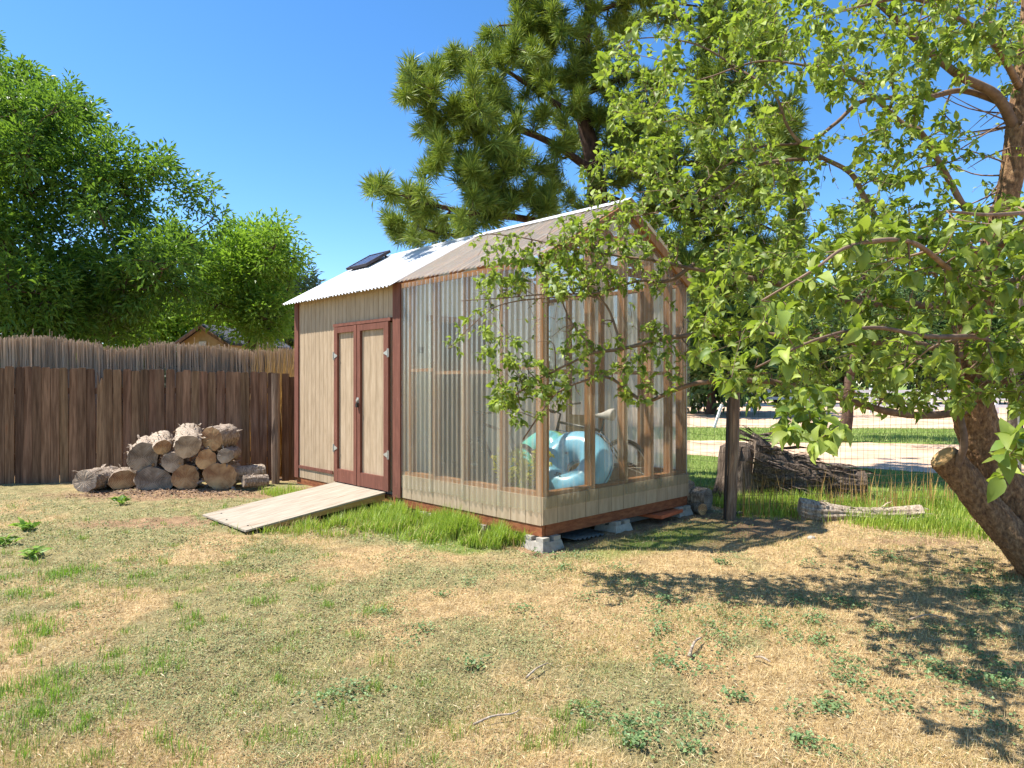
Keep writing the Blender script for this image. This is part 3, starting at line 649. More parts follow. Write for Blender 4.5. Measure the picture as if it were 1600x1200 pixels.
# ------------------------------------------------------------------ contents of the greenhouse bay
def torus(R, r, nu=40, nv=20):
    u = np.arange(nu)/nu*2*math.pi; v = np.arange(nv)/nv*2*math.pi; U, Vv = np.meshgrid(u, v, indexing='ij')
    V = np.stack([(R+r*np.cos(Vv))*np.cos(U), (R+r*np.cos(Vv))*np.sin(U), r*np.sin(Vv)], -1).reshape(-1, 3)
    i = np.arange(nu*nv).reshape(nu, nv); Q = np.stack([i, np.roll(i,-1,0), np.roll(np.roll(i,-1,0),-1,1), np.roll(i,-1,1)], -1).reshape(-1, 4)
    return V, Q
def vinyl(name, ctop, cbot, z0, c3=None):
    m, nt, n, l, b = newmat(name); tc = n.new("ShaderNodeTexCoord"); sx = n.new("ShaderNodeSeparateXYZ"); l.new(tc.outputs['Object'], sx.inputs[0])
    mr = n.new("ShaderNodeMapRange"); mr.inputs[1].default_value = z0-0.02; mr.inputs[2].default_value = z0+0.02; l.new(sx.outputs[2], mr.inputs[0])
    mx = n.new("ShaderNodeMix"); mx.data_type = 'RGBA'; l.new(mr.outputs[0], mx.inputs[0]); mx.inputs[6].default_value = (*lin(cbot),1)
    if c3:
        n3 = n.new("ShaderNodeTexNoise"); n3.inputs['Scale'].default_value = 4.0; l.new(tc.outputs['Object'], n3.inputs['Vector'])
        r = ramp(n, [(0.42, ctop), (0.58, c3)]); l.new(n3.outputs[0], r.inputs[0]); l.new(r.outputs[0], mx.inputs[7])
    else: mx.inputs[7].default_value = (*lin(ctop),1)
    l.new(mx.outputs[2], b.inputs['Base Color']); b.inputs['Roughness'].default_value = 0.25; b.inputs['Specular IOR Level'].default_value = 0.55
    return m
MT['vinyl_blue'] = vinyl('blue_vinyl', (128,190,214), (226,228,226), -0.09, (126,188,216))
MT['vinyl_teal'] = vinyl('teal_vinyl', (96,196,178), (150,190,70), 0.10, (110,184,200))
MT['ink'] = pmat('dark_print', [(0.3,(40,60,84)),(0.7,(52,72,96))], (3,3,3), 2, rough=0.5, bump=0)
MT['rope'] = pmat('blue_cord', [(0.3,(60,90,120)),(0.7,(90,120,150))], (9,9,9), 2, rough=0.8, bump=0)
def ring(name, c, ax, R, r, mat, label, letters=None):
    ax = Vector(ax).normalized(); e = empty(name, c, label, 'swim ring'); e.rotation_euler = ax.to_track_quat('Z', 'Y').to_euler()
    V, Q = torus(R, r); V = V*(1+0.012*np.sin(7*np.arctan2(V[:,1],V[:,0]))[:,None])
    tb = link('tube', mesh_np('tube', V, Q, True), MT[mat], e, False)
    def on(u, v, h=0.0): return np.array([(R+(r*1.012+h)*math.cos(v))*math.cos(u), (R+(r*1.012+h)*math.cos(v))*math.sin(u), (r*1.012+h)*math.sin(v)])
    rp = MB(); u0 = 0.4; rp.tube([on(u0+1.6*t, -0.15, 0.012+0.035*math.sin(math.pi*t)) for t in np.linspace(0, 1, 20)], 0.005, 6); rp.build('grab_cord', MT['rope'], e, True)
    sm = MB(); uu = np.arange(60)/60*2*math.pi; sm.tube([on(u, 0.0) for u in uu], 0.004, 4, closed=True); sm.tube([on(u, math.pi) for u in uu], 0.004, 4, closed=True); sm.build('seam', MT['rope'], e)
    vb = MB(); q0 = on(2.2, 2.4); q1 = on(2.2, 2.4, 0.02); vb.tube([q0, q1], 0.012, 8); vb.build('valve', MT['rope'], e)
    if letters:
        Me = Matrix.Translation(Vector(c)) @ ax.to_track_quat('Z', 'Y').to_matrix().to_4x4(); best = None
        tx, ty = letters
        def proj(u, v):
            w = Me @ Vector(on(u, v)); return CX+F*w.x/w.y, CY-F*(w.z-CAMH)/w.y, w
        for u in np.arange(0, 2*math.pi, 0.03):
            for v in np.arange(0, 2*math.pi, 0.05):
                x_, y_, w = proj(u, v); nrm_ = Me.to_3x3() @ Vector((math.cos(v)*math.cos(u), math.cos(v)*math.sin(u), math.sin(v)))
                if nrm_.dot(Vector((0,0,CAMH))-w) <= 0: continue
                q = math.hypot(x_-tx, y_-ty)
                if best is None or q < best[0]: best = (q, u, v)
        _, uc, vc = best; du = 0.105*(1 if proj(uc+0.02, vc)[0] > proj(uc, vc)[0] else -1); dv = 0.24*(1 if proj(uc, vc+0.02)[1] < proj(uc, vc)[1] else -1)
        u0 = uc-du*1.95; v0 = vc-dv*0.5
        G = {'S': [[(1,.9),(.8,1),(.2,1),(0,.85),(0,.65),(.2,.52),(.8,.48),(1,.35),(1,.15),(.8,0),(.2,0),(0,.1)]], 'T': [[(0,1),(1,1)],[(.5,1),(.5,0)]], 'L': [[(0,1),(0,0),(1,0)]]}
        mb = MB()
        for i, ch in enumerate('STL'):
            for st in G[ch]:
                pts = []
                for k in range(len(st)-1):
                    for t in np.linspace(0, 1, 5)[:-1]: pts.append(np.array(st[k])*(1-t)+np.array(st[k+1])*t)
                pts.append(np.array(st[-1]))
                mb.tube([on(u0+du*(i*1.45+p[0]), v0+dv*p[1], 0.001) for p in pts], 0.0035, 5)
        mb.build('lettering', MT['ink'], tb)
    return e
ring('swim_ring', PX(897, 730, 7.18), (-0.46,-0.66,0.60), 0.25, 0.172, 'vinyl_blue', 'large blue and white inflatable ring lettered STL behind the clear side wall', (873, 741))
ring('swim_ring', PX(846, 722, 7.62), (-0.62,-0.55,0.55), 0.225, 0.165, 'vinyl_teal', 'teal inflatable ring with green print, behind the blue ring')
# bicycles
MT['tyre'] = pmat('black_rubber', [(0.3,(30,30,30)),(0.7,(48,47,46))], (9,9,9), 3, rough=0.85, bump=0)
MT['bike_a'] = pmat('dark_bike_paint', [(0.3,(44,40,52)),(0.7,(60,54,68))], (5,5,5), 3, rough=0.3, bump=0, spec=0.6)
MT['bike_b'] = pmat('charcoal_bike_paint', [(0.3,(52,54,56)),(0.7,(74,76,78))], (5,5,5), 3, rough=0.35, bump=0, spec=0.6)
MT['saddle'] = pmat('pale_saddle', [(0.3,(178,172,164)),(0.7,(202,196,188))], (5,5,5), 3, rough=0.6, bump=0)
def bicycle(loc, rz, lean, paint, label):
    e = empty('bicycle', loc, label, 'bicycle'); e.rotation_euler = (Matrix.Rotation(rz,4,'Z') @ Matrix.Rotation(lean,4,'X')).to_euler()
    Rw = 0.32; fx, rx = 0.53, -0.49
    for x in (fx, rx):
        V, Q = torus(Rw-0.022, 0.022, 44, 8); V = V[:, [0,2,1]]+np.array([x,0,Rw])
        w = link('wheel', mesh_np('wheel', V, Q, True), MT['tyre'], e, False)
        mb = MB(); u = np.arange(36)/36*2*math.pi
        mb.tube(np.stack([x+(Rw-0.05)*np.cos(u), 0*u, Rw+(Rw-0.05)*np.sin(u)], -1), 0.010, 5, closed=True)
        mb.tube([(x,-0.045,Rw),(x,0.045,Rw)], 0.02, 8)
        for k in range(20):
            a = k/20*2*math.pi; mb.tube([(x+0.018*math.cos(a+0.9),0.02*(-1)**k,Rw+0.018*math.sin(a+0.9)),(x+(Rw-0.055)*math.cos(a),0,Rw+(Rw-0.055)*math.sin(a))], 0.0016, 3, cap=False)
        mb.build('rim', MT['steel'], w)
    bbk = np.array((-0.07,0,0.28)); st = np.array((-0.22,0,0.72)); hd = np.array((0.36,0,0.80)); h2 = np.array((0.40,0,0.67))
    mb = MB()
    for p, q, r in ((bbk,st,0.016),(st,hd,0.017),(bbk,h2,0.019),(hd,h2,0.02)): mb.tube([p,q], r, 8)
    for y in (-0.05,0.05):
        mb.tube([bbk+(0,y*0.6,0),(rx,y,Rw)], 0.010, 6); mb.tube([st+(0,y*0.4,-0.03),(rx,y,Rw)], 0.009, 6)
    mb.tube([st,(-0.26,0,0.86)], 0.013, 8)
    mb.build('frame', MT[paint], e, True)
    fk = MB()
    for y in (-0.05,0.05): fk.tube(spline([(0.41,y*0.8,0.64),(0.46,y,0.5),(fx,y,Rw)],4), 0.011, 6)
    fk.tube([(0.41,-0.045,0.645),(0.41,0.045,0.645)], 0.014, 6); fk.build('fork', MT[paint], e, True)
    hb = MB(); hb.tube([hd,(0.33,0,0.90),(0.39,0,0.93)], 0.013, 8); hb.tube(spline([(0.22,-0.31,0.99),(0.34,-0.22,0.98),(0.39,-0.07,0.93),(0.39,0.07,0.93),(0.34,0.22,0.98),(0.22,0.31,0.99)],5), 0.012, 8)
    hb.build('handlebar', MT['dark_steel'], e, True)
    sd = MB(); sd.tube(spline([(-0.40,0,0.905),(-0.36,0,0.91),(-0.27,0,0.90),(-0.18,0,0.895),(-0.11,0,0.89)],4), np.interp(np.linspace(0,1,17),[0,.1,.3,.6,1],[0.02,0.075,0.07,0.032,0.014]), 10)
    o = sd.build('saddle', MT['saddle'], e, True)
    ck = MB(); u = np.arange(24)/24*2*math.pi; ck.tube(np.stack([bbk[0]+0.085*np.cos(u),0*u-0.05,bbk[2]+0.085*np.sin(u)],-1), 0.006, 4, closed=True)
    ck.tube([(-0.07,-0.06,0.28),(0.08,-0.065,0.22)], 0.011, 6); ck.tube([(-0.07,0.06,0.28),(-0.22,0.065,0.34)], 0.011, 6)
    ck.box((0.05,-0.15,0.205),(0.12,-0.07,0.225)); ck.box((-0.26,0.07,0.335),(-0.18,0.15,0.355)); ck.build('crank', MT['dark_steel'], e)
p = SW(0.55, 1.25, ZF); bicycle(p, TH+math.radians(78), 0.10, 'bike_a', 'dark bicycle with pale saddle behind the clear front wall, before the dark doorway')
p = SW(1.80, 0.95, ZF); bicycle(p, TH+math.radians(100), -0.12, 'bike_b', 'charcoal bicycle leaning at the pale back wall behind the blue ring')
# coiled hose, board, plants, box
hs_ = MB(); rg = np.random.default_rng(5)
for k in range(5):
    u = np.linspace(0, 2*math.pi, 30, endpoint=False); R0 = 0.17-0.012*k
    hs_.tube(np.stack([R0*np.cos(u)+rg.normal(0,.012), R0*np.sin(u)+rg.normal(0,.012), 0.02+0.028*k+0.02*np.sin(u*1+k)], -1), 0.012, 6, closed=True)
hs_.tube(spline([(0.1,0.05,0.14),(0.05,0.15,0.24),(-0.08,0.18,0.32),(-0.16,0.05,0.22),(-0.12,-0.1,0.1)],6), 0.012, 6)
ho = hs_.build('coiled_hose', MT['dark_steel'], None, True); ho.location = SW(1.95, 0.35, ZF+0.01); tag(ho, 'dark coiled hose on the greenhouse floor near the right-hand studs', 'hose')
MT['board'] = pmat('tan_board', [(0.3,(168,132,84)),(0.7,(196,162,112))], (3,3,10), 2, rough=0.85, bump=0.1)
bo = MB().box((-0.02,-0.16,0), (0.02,0.16,0.86)).build('plywood_offcut', MT['board'], None); bo.location = SW(2.2, 1.5, ZF); bo.rotation_euler = (0, 0.1, TH); tag(bo, 'tan plywood offcut leaning on the pale back wall above the rings', 'board')
MT['pot'] = pmat('dark_plant_pot', [(0.3,(54,48,44)),(0.7,(80,72,66))], (5,5,5), 2, rough=0.7, bump=0)
MT['yellow_leaf'] = leafmat('yellow_green_leaf', (150,160,50), (206,196,70), 0.2, trans=0.4, tcol=(220,220,70))

def rot_frames(dirs, roll):
    d = dirs/np.linalg.norm(dirs, axis=1)[:,None]
    ref = np.where(np.abs(d[:,2:3]) > 0.95, np.array([[1.0,0,0]]), np.array([[0,0,1.0]]))
    r = np.cross(d, ref); r /= np.linalg.norm(r, axis=1)[:,None]; u = np.cross(r, d)
    c, s = np.cos(roll)[:,None], np.sin(roll)[:,None]
    return d, r*c+u*s, u*c-r*s
def leaves(pos, dirs, size, rng, width=0.5, fold=0.25, droop=0.25, roll=None, detail=False):
    """folded leaf blades: 4 verts (2 tris... one fold) or 8 verts with curl"""
    N = len(pos); size = np.broadcast_to(size, (N,))[:,None]
    if roll is None: roll = rng.normal(0, 0.5, N)
    d, r, u = rot_frames(dirs, roll)
    if not detail:
        prof = np.array([(0,0,0),(0.5,0.5*width,fold*0.5*width),(1,0,-droop),(0.5,-0.5*width,fold*0.5*width)])
        faces = np.array([(0,1,2),(0,2,3)])
    else:
        fw_ = fold*width
        prof = np.array([(0,0,0),(0.25,0,0.02),(0.5,0,0.0),(0.78,0,-droop*0.5),(1,0,-droop)]
            + [(a_, sg*w_*width, fold*w_*width+z_*droop+0.02*k_) for sg in (1,-1) for a_, w_, z_, k_ in ((0.12,0.26,0,1),(0.33,0.48,-0.02,-1),(0.58,0.47,-0.18,1),(0.82,0.26,-0.55,-1))])
        faces = np.array([(0,5,1),(1,5,6),(1,6,2),(2,6,7),(2,7,3),(3,7,8),(3,8,4),(0,1,9),(1,10,9),(1,2,10),(2,11,10),(2,3,11),(3,12,11),(3,4,12)])
    V = pos[:,None,:] + size[:,None,:]*(prof[None,:,0:1]*d[:,None,:] + prof[None,:,1:2]*r[:,None,:] + prof[None,:,2:3]*u[:,None,:])
    k = len(prof); Fc = (np.arange(N)*k)[:,None,None]+faces[None]
    return V.reshape(-1,3), Fc.reshape(-1,3)
def unit(rng, n):
    v = rng.normal(size=(n,3)); return v/np.linalg.norm(v,axis=1)[:,None]
def potplant(t, s, label, seed):
    rg = np.random.default_rng(seed); o = SW(t, s, ZF+0.002); e = empty('potted_plant', o, label, 'plant')
    MB().tube([(0,0,0),(0,0,0.16),(0,0,0.18)], [0.08,0.11,0.115], 16).build('pot', MT['pot'], e)
    st = MB(); P_ = []; D_ = []
    for k in range(9):
        a = rg.random()*6.28; r_ = 0.05+0.16*rg.random(); h = 0.35+0.25*rg.random()
        pts = spline([(0,0,0.17),(r_*0.5*math.cos(a),r_*0.5*math.sin(a),h*0.6),(r_*math.cos(a),r_*math.sin(a),h)],4); st.tube(pts, 0.004, 4)
        for q in pts[3:]:
            for _ in range(5): P_.append(q); D_.append(unit(rg,1)[0]+(0,0,0.3))
    st.build('stem', MT['twig'], e); V, T = leaves(np.array(P_), np.array(D_), 0.07, rg, 0.5)
    link('foliage', mesh_np('foliage', V, T), MT['yellow_leaf'], e, False)
potplant(0.28, 0.42, 'yellow-green potted plant behind the front wall beside the corner post', 3)
potplant(0.3, 0.75, 'yellow-green potted plant left of the other, behind the front wall', 4)

# ------------------------------------------------------------------ picket fence
FA = np.array([-8.6, 10.18]); FB = np.array([-3.72, 10.86]); fd = (FB-FA)/np.linalg.norm(FB-FA); fnm = np.array([fd[1], -fd[0]])
fence = empty('picket_fence', (FA[0], FA[1], 0), 'weathered dark brown dog-eared wooden fence behind the log pile', 'fence', rz=math.atan2(fd[1], fd[0]))
FL = np.linalg.norm(FB-FA)
def picket_mesh(w, h, broken=0):
    th = 0.018; c = 0.022
    if broken: pr = [(-w/2,-0.2),(w/2,-0.2),(w/2,h-0.17),(w*0.2,h-0.19),(0.0,h-0.13),(-w*0.3,h-0.25),(-w/2,h-0.05)]
    else: pr = [(-w/2,-0.2),(w/2,-0.2),(w/2,h-c*1.3),(w/2-c*0.45,h-c*0.35),(w/2-c*1.3,h),(-w/2+c*1.3,h),(-w/2+c*0.45,h-c*0.35),(-w/2,h-c*1.3)]
    k = len(pr); V = [(x,-th/2,z) for x, z in pr]+[(x,th/2,z) for x, z in pr]
    me = bpy.data.meshes.new('picket'); me.from_pydata(V, [], [list(range(k)), list(range(2*k-1,k-1,-1))]+[[i,i+k,(i+1)%k+k,(i+1)%k] for i in range(k)]); me.update()
    me.materials.append(MT['picket']); return me
pm = [picket_mesh(w, 1.0) for w in (0.116, 0.12, 0.124)]; pb = picket_mesh(0.12, 1.0, 1)
rg = np.random.default_rng(12)
pm = [picket_mesh(w, h) for w, h in ((0.119,1.70),(0.122,1.71),(0.117,1.695),(0.124,1.70))]; pb = picket_mesh(0.12, 1.70, 1)
x = 0.06; i = 0
while x < FL-0.05:
    wx = FA[0]+fd[0]*x; wy = FA[1]+fd[1]*x; pxx = CX+F*wx/wy
    br = 152 < pxx < 164
    o = link('picket', pb if br else pm[rg.integers(4)], None, fence, False)
    top = np.interp(pxx, [0, 430], [0.0, 0.0])
    o.location = (x, rg.normal(0, 0.004), -0.02+rg.normal(0, 0.008)+0.10*(1-x/FL)*1.0); o.rotation_euler = (rg.normal(0,0.008), rg.normal(0,0.006), rg.normal(0,0.03))
    x += 0.127+rg.normal(0, 0.003); i += 1
for z in (0.35, 1.35): MB().box((0, 0.02, z), (FL, 0.058, z+0.09)).build('fence_rail', MT['picket'], fence)
for x in (0.3, 2.7, 4.4): MB().box((x, 0.06, -0.2), (x+0.09, 0.15, 1.6)).build('fence_post', MT['picket'], fence)
# end post and short return behind the shed corner
fp = empty('gate_post', PX(431, 756, 10.35)*[1,1,0], 'pale split fence post between the picket fence and the shed', 'post')
mb = MB(); rg = np.random.default_rng(3); mb.tube([(0,0,z) for z in np.linspace(-0.1,1.66,9)], 0.062, 8, jitter=0.07, rng=rg); mb.build('post', MT['old_post'], fp)
for k in range(3):
    o = MB().box((-0.05,-0.01,0.02), (0.05,0.012,1.66-0.05*k)).build('dark_picket', MT['picket'], None)
    q = PX(446+9*k, 756, 10.5+0.1*k); o.location = (q[0], q[1], 0); o.rotation_euler = (0, 0.01*k, 0.2)
    attach(o, fence)
    o.name = 'picket'
# reed screen behind
rs = empty('reed_screen', (-6, 11.9, 0), 'tall grey-tan reed screen rising behind the picket fence', 'screen')
rg = np.random.default_rng(8); N = 4000
rx_ = np.sort(rg.uniform(-10.2, -3.55, N)); ry = 11.75+0.10*(rx_+6)+rg.normal(0, 0.03, N)
pxr = CX+F*rx_/ry
topy = np.interp(pxr, [-60,0,30,85,120,150,180,215,240,270,330,380,420,460], [534,531,526,527,533,537,546,544,536,537,541,548,548,545])
rz_ = CAMH-(topy-CY)/F*ry + rg.normal(0, 0.028, N) - 0.02 + (rg.random(N) < 0.02)*rg.random(N)*0.15
lean = rg.normal(0, 0.022, (N,2)); wv = 0.0035+0.0025*rg.random(N)
V = np.zeros((N, 6, 3)); a3 = np.arange(3)/3*2*math.pi
for j in range(3):
    V[:,j,0] = rx_+wv*math.cos(a3[j]); V[:,j,1] = ry+wv*math.sin(a3[j]); V[:,j,2] = 0
    V[:,j+3,0] = rx_+lean[:,0]*rz_+wv*math.cos(a3[j]); V[:,j+3,1] = ry+lean[:,1]*rz_+wv*math.sin(a3[j]); V[:,j+3,2] = rz_
fq = np.array([(0,1,4,3),(1,2,5,4),(2,0,3,5)]); Q = ((np.arange(N)*6)[:,None,None]+fq[None]).reshape(-1,4)
o = link('reeds', mesh_np('reeds', V.reshape(-1,3), Q), MT['reed'], rs, True); tag(o, kind='stuff')
mb = MB()
for z in (0.6, 1.2, 1.8): mb.tube([(-10.2,11.33+0.0,z),(-3.55,11.99,z)], 0.004, 4)
mb.build('binding_wire', MT['dark_steel'], rs, keep=True)

# ------------------------------------------------------------------ log pile
def log_mesh(r, L, rg, squash=1.0, half=0, taper=0.0, n=44, rough=0.02, m_=18):
    ang = np.arange(n)/n*2*math.pi; base = 0.94*(1+0.05*np.sin(2*ang+rg.random()*6)+0.035*np.sin(3*ang+rg.random()*6)+0.02*np.sin(7*ang+rg.random()*6)+rg.normal(0, 0.012, n))
    cx_, cz_ = r*base*np.cos(ang), r*base*squash*np.sin(ang)
    if half: cz_ = np.maximum(cz_, -r*half)
    V = []
    for i in range(m_):
        y = L*i/(m_-1); k = 1-taper*i/(m_-1); rl = 0 if n < 20 else 1; nn = 1+(rg.normal(0, rough, n)+rl*(0.09*(np.abs(np.sin(ang*7+1.3*np.sin(y*9+r*40)+np.sin(ang*3)))-0.6)+0.16*(fbm(ang*3+r*50, np.full(n, y*9+r*31), 5, 3)-0.5)))*(0.5 if i in (0, m_-1) else 1)
        V += [(cx_[j]*k*nn[j], y, cz_[j]*k*nn[j]) for j in range(n)]
    V = np.array(V); ii = np.arange(m_*n).reshape(m_, n)
    Q = np.stack([ii[:-1], ii[1:], np.roll(ii[1:],-1,1), np.roll(ii[:-1],-1,1)], -1).reshape(-1,4)
    def cap(i, off, flip):
        rr = V[i*n:(i+1)*n]; c = rr.mean(0)+(0,off,0); inner = c+(rr-rr.mean(0))*0.55+(0,off*0.3,0); Vc = np.vstack([rr+(0,off*0.2,0), inner+rg.normal(0,0.002,(n,3)), c])
        q = [(j,(j+1)%n,n+(j+1)%n,n+j) for j in range(n)]; t = [(n+j,n+(j+1)%n,2*n) for j in range(n)]
        if flip: q = [x[::-1] for x in q]; t = [x[::-1] for x in t]
        return Vc, q, t
    return V, Q, cap(0, -0.006, False), cap(m_-1, 0.006, True)
def log(loc, r, L, yaw, pitch, label, cut='cut_grey', bark='bark_log', group='logs stacked by the picket fence', seed=0, name='log', roll=0.0, **kw):
    rg = np.random.default_rng(seed+100)
    e = empty(name, loc, label, 'log', group); e.rotation_euler = (Matrix.Rotation(yaw+(0.30 if 'picket' in group else 0.0),4,'Z') @ Matrix.Rotation(pitch,4,'X') @ Matrix.Rotation(roll,4,'Y')).to_euler()
    V, Q, c0, c1 = log_mesh(r, L, rg, **kw)
    link('bark', mesh_np('bark', V, Q, True), MT[bark], e, False)
    ns = 26; ii_ = rg.integers(0, len(V), ns); Vc = V[ii_]; VV, TT = leaves(Vc, np.stack([Vc[:,0]*0.8, rg.choice([-1,1], ns)*r, Vc[:,2]*0.8], -1), (0.25+0.5*rg.random(ns))*r, rg, 0.3, 0.3, 0.1, roll=rg.normal(0,0.6,ns), detail=True)
    o_ = link('bark_flakes', mesh_np('bark_flakes', VV, TT), MT[bark], e, False); tag(o_, kind='stuff')
    for c in (c0, c1): link('cut_face', MB().add(*c).mesh('cut_face'), MT[cut], e, False)
    return e
D9 = 9.72
def LP(px, py, d=D9): return PX(px, py, d)
def onfloor(px, r, d=D9): p = PX(px, 700, d); p[2] = r; return p
S_ = 1/F*D9
log(onfloor(132, 0.15, 9.55), 0.21, 0.5, -0.5, 0.0, 'short round log lying apart at the far left of the pile', seed=1, squash=0.75)
log(onfloor(192, 0.14, 9.75), 0.19, 0.45, 0.25, 0.0, 'angular split log at the left end of the bottom row', 'cut_tan', seed=2, squash=0.8, half=0.7, n=11)
log(onfloor(240, 0.10, 9.75), 0.25, 0.5, 0.05, 0.0, 'wide half-round log in the bottom row, flat side down', seed=3, half=0.38)
log(onfloor(290, 0.17, 9.75), 0.20, 0.52, -0.05, 0.0, 'tan-ended log in the middle of the bottom row', 'cut_tan', seed=4, squash=0.92)
log(onfloor(344, 0.19, 9.75), 0.245, 0.5, -0.08, 0.0, 'widest tan-ended log at the right of the bottom row', 'cut_tan', seed=5, squash=0.82)
log(LP(366, 741, 9.95), 0.12, 0.42, -1.15, 0.0, 'bark-covered log lying crosswise at the right end of the pile, upper one', seed=6, bark='bark_pale')
log(LP(380, 752, 9.7), 0.085, 0.34, -1.2, -0.05, 'thin bark-covered log on the soil at the right end of the pile', seed=7)
log(LP(223, 715), 0.215, 0.55, 0.10, 0.10, 'large grey log with cracked end, left of the second row', seed=8)
log(LP(270, 723), 0.155, 0.5, 0.0, 0.0, 'dark-ended log in the second row under the two top logs', seed=9)
log(LP(322, 718), 0.148, 0.5, 0.0, 0.0, 'pale tan-ended round log in the second row', 'cut_tan', seed=10)
log(LP(352, 712), 0.115, 0.45, -0.15, 0.0, 'small grey log at the right end of the second row', seed=11)
log(LP(254, 699, 9.75), 0.115, 0.5, 0.22, 0.10, 'narrow-ended log flaring backwards, left in the top row', 'cut_tan', seed=12, taper=-0.55, bark='bark_pale')
log(LP(293, 698, 9.6), 0.178, 0.62, 0.12, 0.24, 'topmost big grey-barked log of the pile, tilted up behind', seed=13, bark='bark_pale')
log(LP(331, 686, 9.75), 0.175, 0.45, -0.45, 0.05, 'tan-ended log at the right of the top row', 'cut_tan', seed=14)

# ------------------------------------------------------------------ right side: post, wire fence, stump, logs
e = empty('wooden_fence_post', PX(1140, 0, 7.62)*[1,1,0], 'grey wooden fence post right of the shed carrying the wire mesh', 'post', rz=0.35); e.rotation_euler = (0.0, 0.035, 0.35)
mb = MB(); rg = np.random.default_rng(9); mb.tube([(0.012*math.sin(z*2),0,z) for z in np.linspace(-0.15,1.72,10)], 0.066, 9, jitter=0.10, rng=rg); mb.build('post', MT['old_post'], e)
MB().box((-0.085,-0.02,-0.1), (-0.064,0.0,1.62)).build('steel_stake', MT['dark_steel'], e)
W0 = np.array([2.03, 7.98]); W1 = np.array([2.42, 7.70]); W2 = np.array([6.32, 8.55]); W3 = np.array([9.5, 9.2])
wf = empty('wire_fence', (W1[0], W1[1], 0), 'rusty welded wire mesh fence from the shed to the right edge', 'fence')
MT['wire'] = pmat('rusty_wire', [(0.3,(64,52,44)),(0.7,(104,90,78))], (9,9,9), 2, rough=0.7, bump=0)
mb = MB(); rg = np.random.default_rng(2)
for a, b_ in ((W0, W1), (W1, W2), (W2, W3)):
    Ls = np.linalg.norm(b_-a); nv = int(Ls/0.075)
    for k in range(nv+1):
        q = a+(b_-a)*k/nv; j = rg.normal(0, 0.004, 3)
        mb.tube([(q[0],q[1],0.0),(q[0]+j[0],q[1]+j[1],0.6),(q[0]+j[2],q[1],1.2)], 0.0016, 3, cap=False)
    for z in np.arange(0.04, 1.22, 0.1):
        pts = [(a[0]+(b_[0]-a[0])*t, a[1]+(b_[1]-a[1])*t, z-0.03*math.sin(math.pi*t)*z+rg.normal(0,0.004)) for t in np.linspace(0,1,9)]
        mb.tube(pts, 0.0018, 3, cap=False)
o = mb.build('wire_mesh', MT['wire'], wf, keep=True); tag(o, kind='stuff')
for q in (W2,):
    tp = MB().box((q[0]-0.02,q[1]+0.01,-0.2), (q[0]+0.02,q[1]+0.016,1.45)).box((q[0]-0.003,q[1]+0.0165,-0.2), (q[0]+0.003,q[1]+0.045,1.45)); tp.build('steel_post', MT['steel'] if q[0] > 5 else MT['dark_steel'], wf, keep=True)
# big dark fallen trunk: ridged
def ridged_log(name, p, q, r0, r1, mat, cutm, label, seed, ridges=15, amp=0.10, wob_=0.03, flare=0.0, group=None, shag=0):
    rg = np.random.default_rng(seed); p = np.array(p); q = np.array(q); n_, m_ = 60, 26; ang = np.arange(n_)/n_*2*math.pi
    d = q-p; L = np.linalg.norm(d); e = empty(name, p, label, 'log', group); e.rotation_euler = Vector(d).to_track_quat('Y','Z').to_euler()
    V = []; sx = rg.random()*9
    for i in range(m_):
        t = i/(m_-1); r = (r0+(r1-r0)*t)*(1+flare*max(0,0.2-t)/0.2)
        rid = np.abs(np.sin(ang*ridges/2+1.2*np.sin(t*7+sx)+0.6*np.sin(ang*3+t*9)))
        rr = r*(1+amp*(rid-0.6)+0.07*np.sin(2*ang+t*3)+0.05*np.sin(3*ang+sx+t*5)+rg.normal(0,0.018,n_))
        off = wob_*np.array([math.sin(t*5+sx), 0, math.cos(t*4+sx)-1])
        V += [(rr[j]*math.cos(ang[j])+off[0], t*L, rr[j]*math.sin(ang[j])+off[2]) for j in range(n_)]
    V = np.array(V); ii = np.arange(m_*n_).reshape(m_,n_)
    Q = np.stack([ii[:-1],ii[1:],np.roll(ii[1:],-1,1),np.roll(ii[:-1],-1,1)],-1).reshape(-1,4)
    link('bark', mesh_np('bark', V, Q, True), MT[mat], e, False)
    for i, s in ((0,-1),(m_-1,1)):
        rr = V[i*n_:(i+1)*n_]; c = rr.mean(0)+(0,s*0.03,0); T = [(j,(j+1)%n_,n_) if s<0 else ((j+1)%n_,j,n_) for j in range(n_)]
        link('cut_face', MB().add(np.vstack([rr,c]), None, T).mesh('cut_face'), MT[cutm], e, False)
    if shag:
        ns = shag; ii_ = rg.integers(0, len(V), ns); Vc = V[ii_]; dirs_ = np.stack([Vc[:,0]*0.35, rg.choice([-1,1], ns)*r0*1.2, Vc[:,2]*0.35], -1)+rg.normal(0,0.05,(ns,3))
        VV, TT = leaves(Vc*[1.0,1,1.0], dirs_, (0.12+0.28*rg.random(ns))*min(1.0, r0/0.36), rg, 0.13, 0.3, 0.1, roll=rg.normal(0,0.6,ns), detail=True)
        o_ = link('bark_strips', mesh_np('bark_strips', VV, TT), MT[mat], e, False); tag(o_, kind='stuff')
    return e
ridged_log('fallen_trunk', PX(1168, 712, 9.35)+[0,0,-0.12], (4.62, 9.05, 0.17), 0.40, 0.22, 'bark_dark', 'cut_grey', 'huge dark ridged fallen trunk lying behind the wire mesh', 5, ridges=24, amp=0.22, wob_=0.06, flare=0.15, shag=420)
st = empty('tree_stump', PX(1150, 0, 9.1)*[1,1,0], 'dark upright stump at the thick end of the fallen trunk', 'stump')
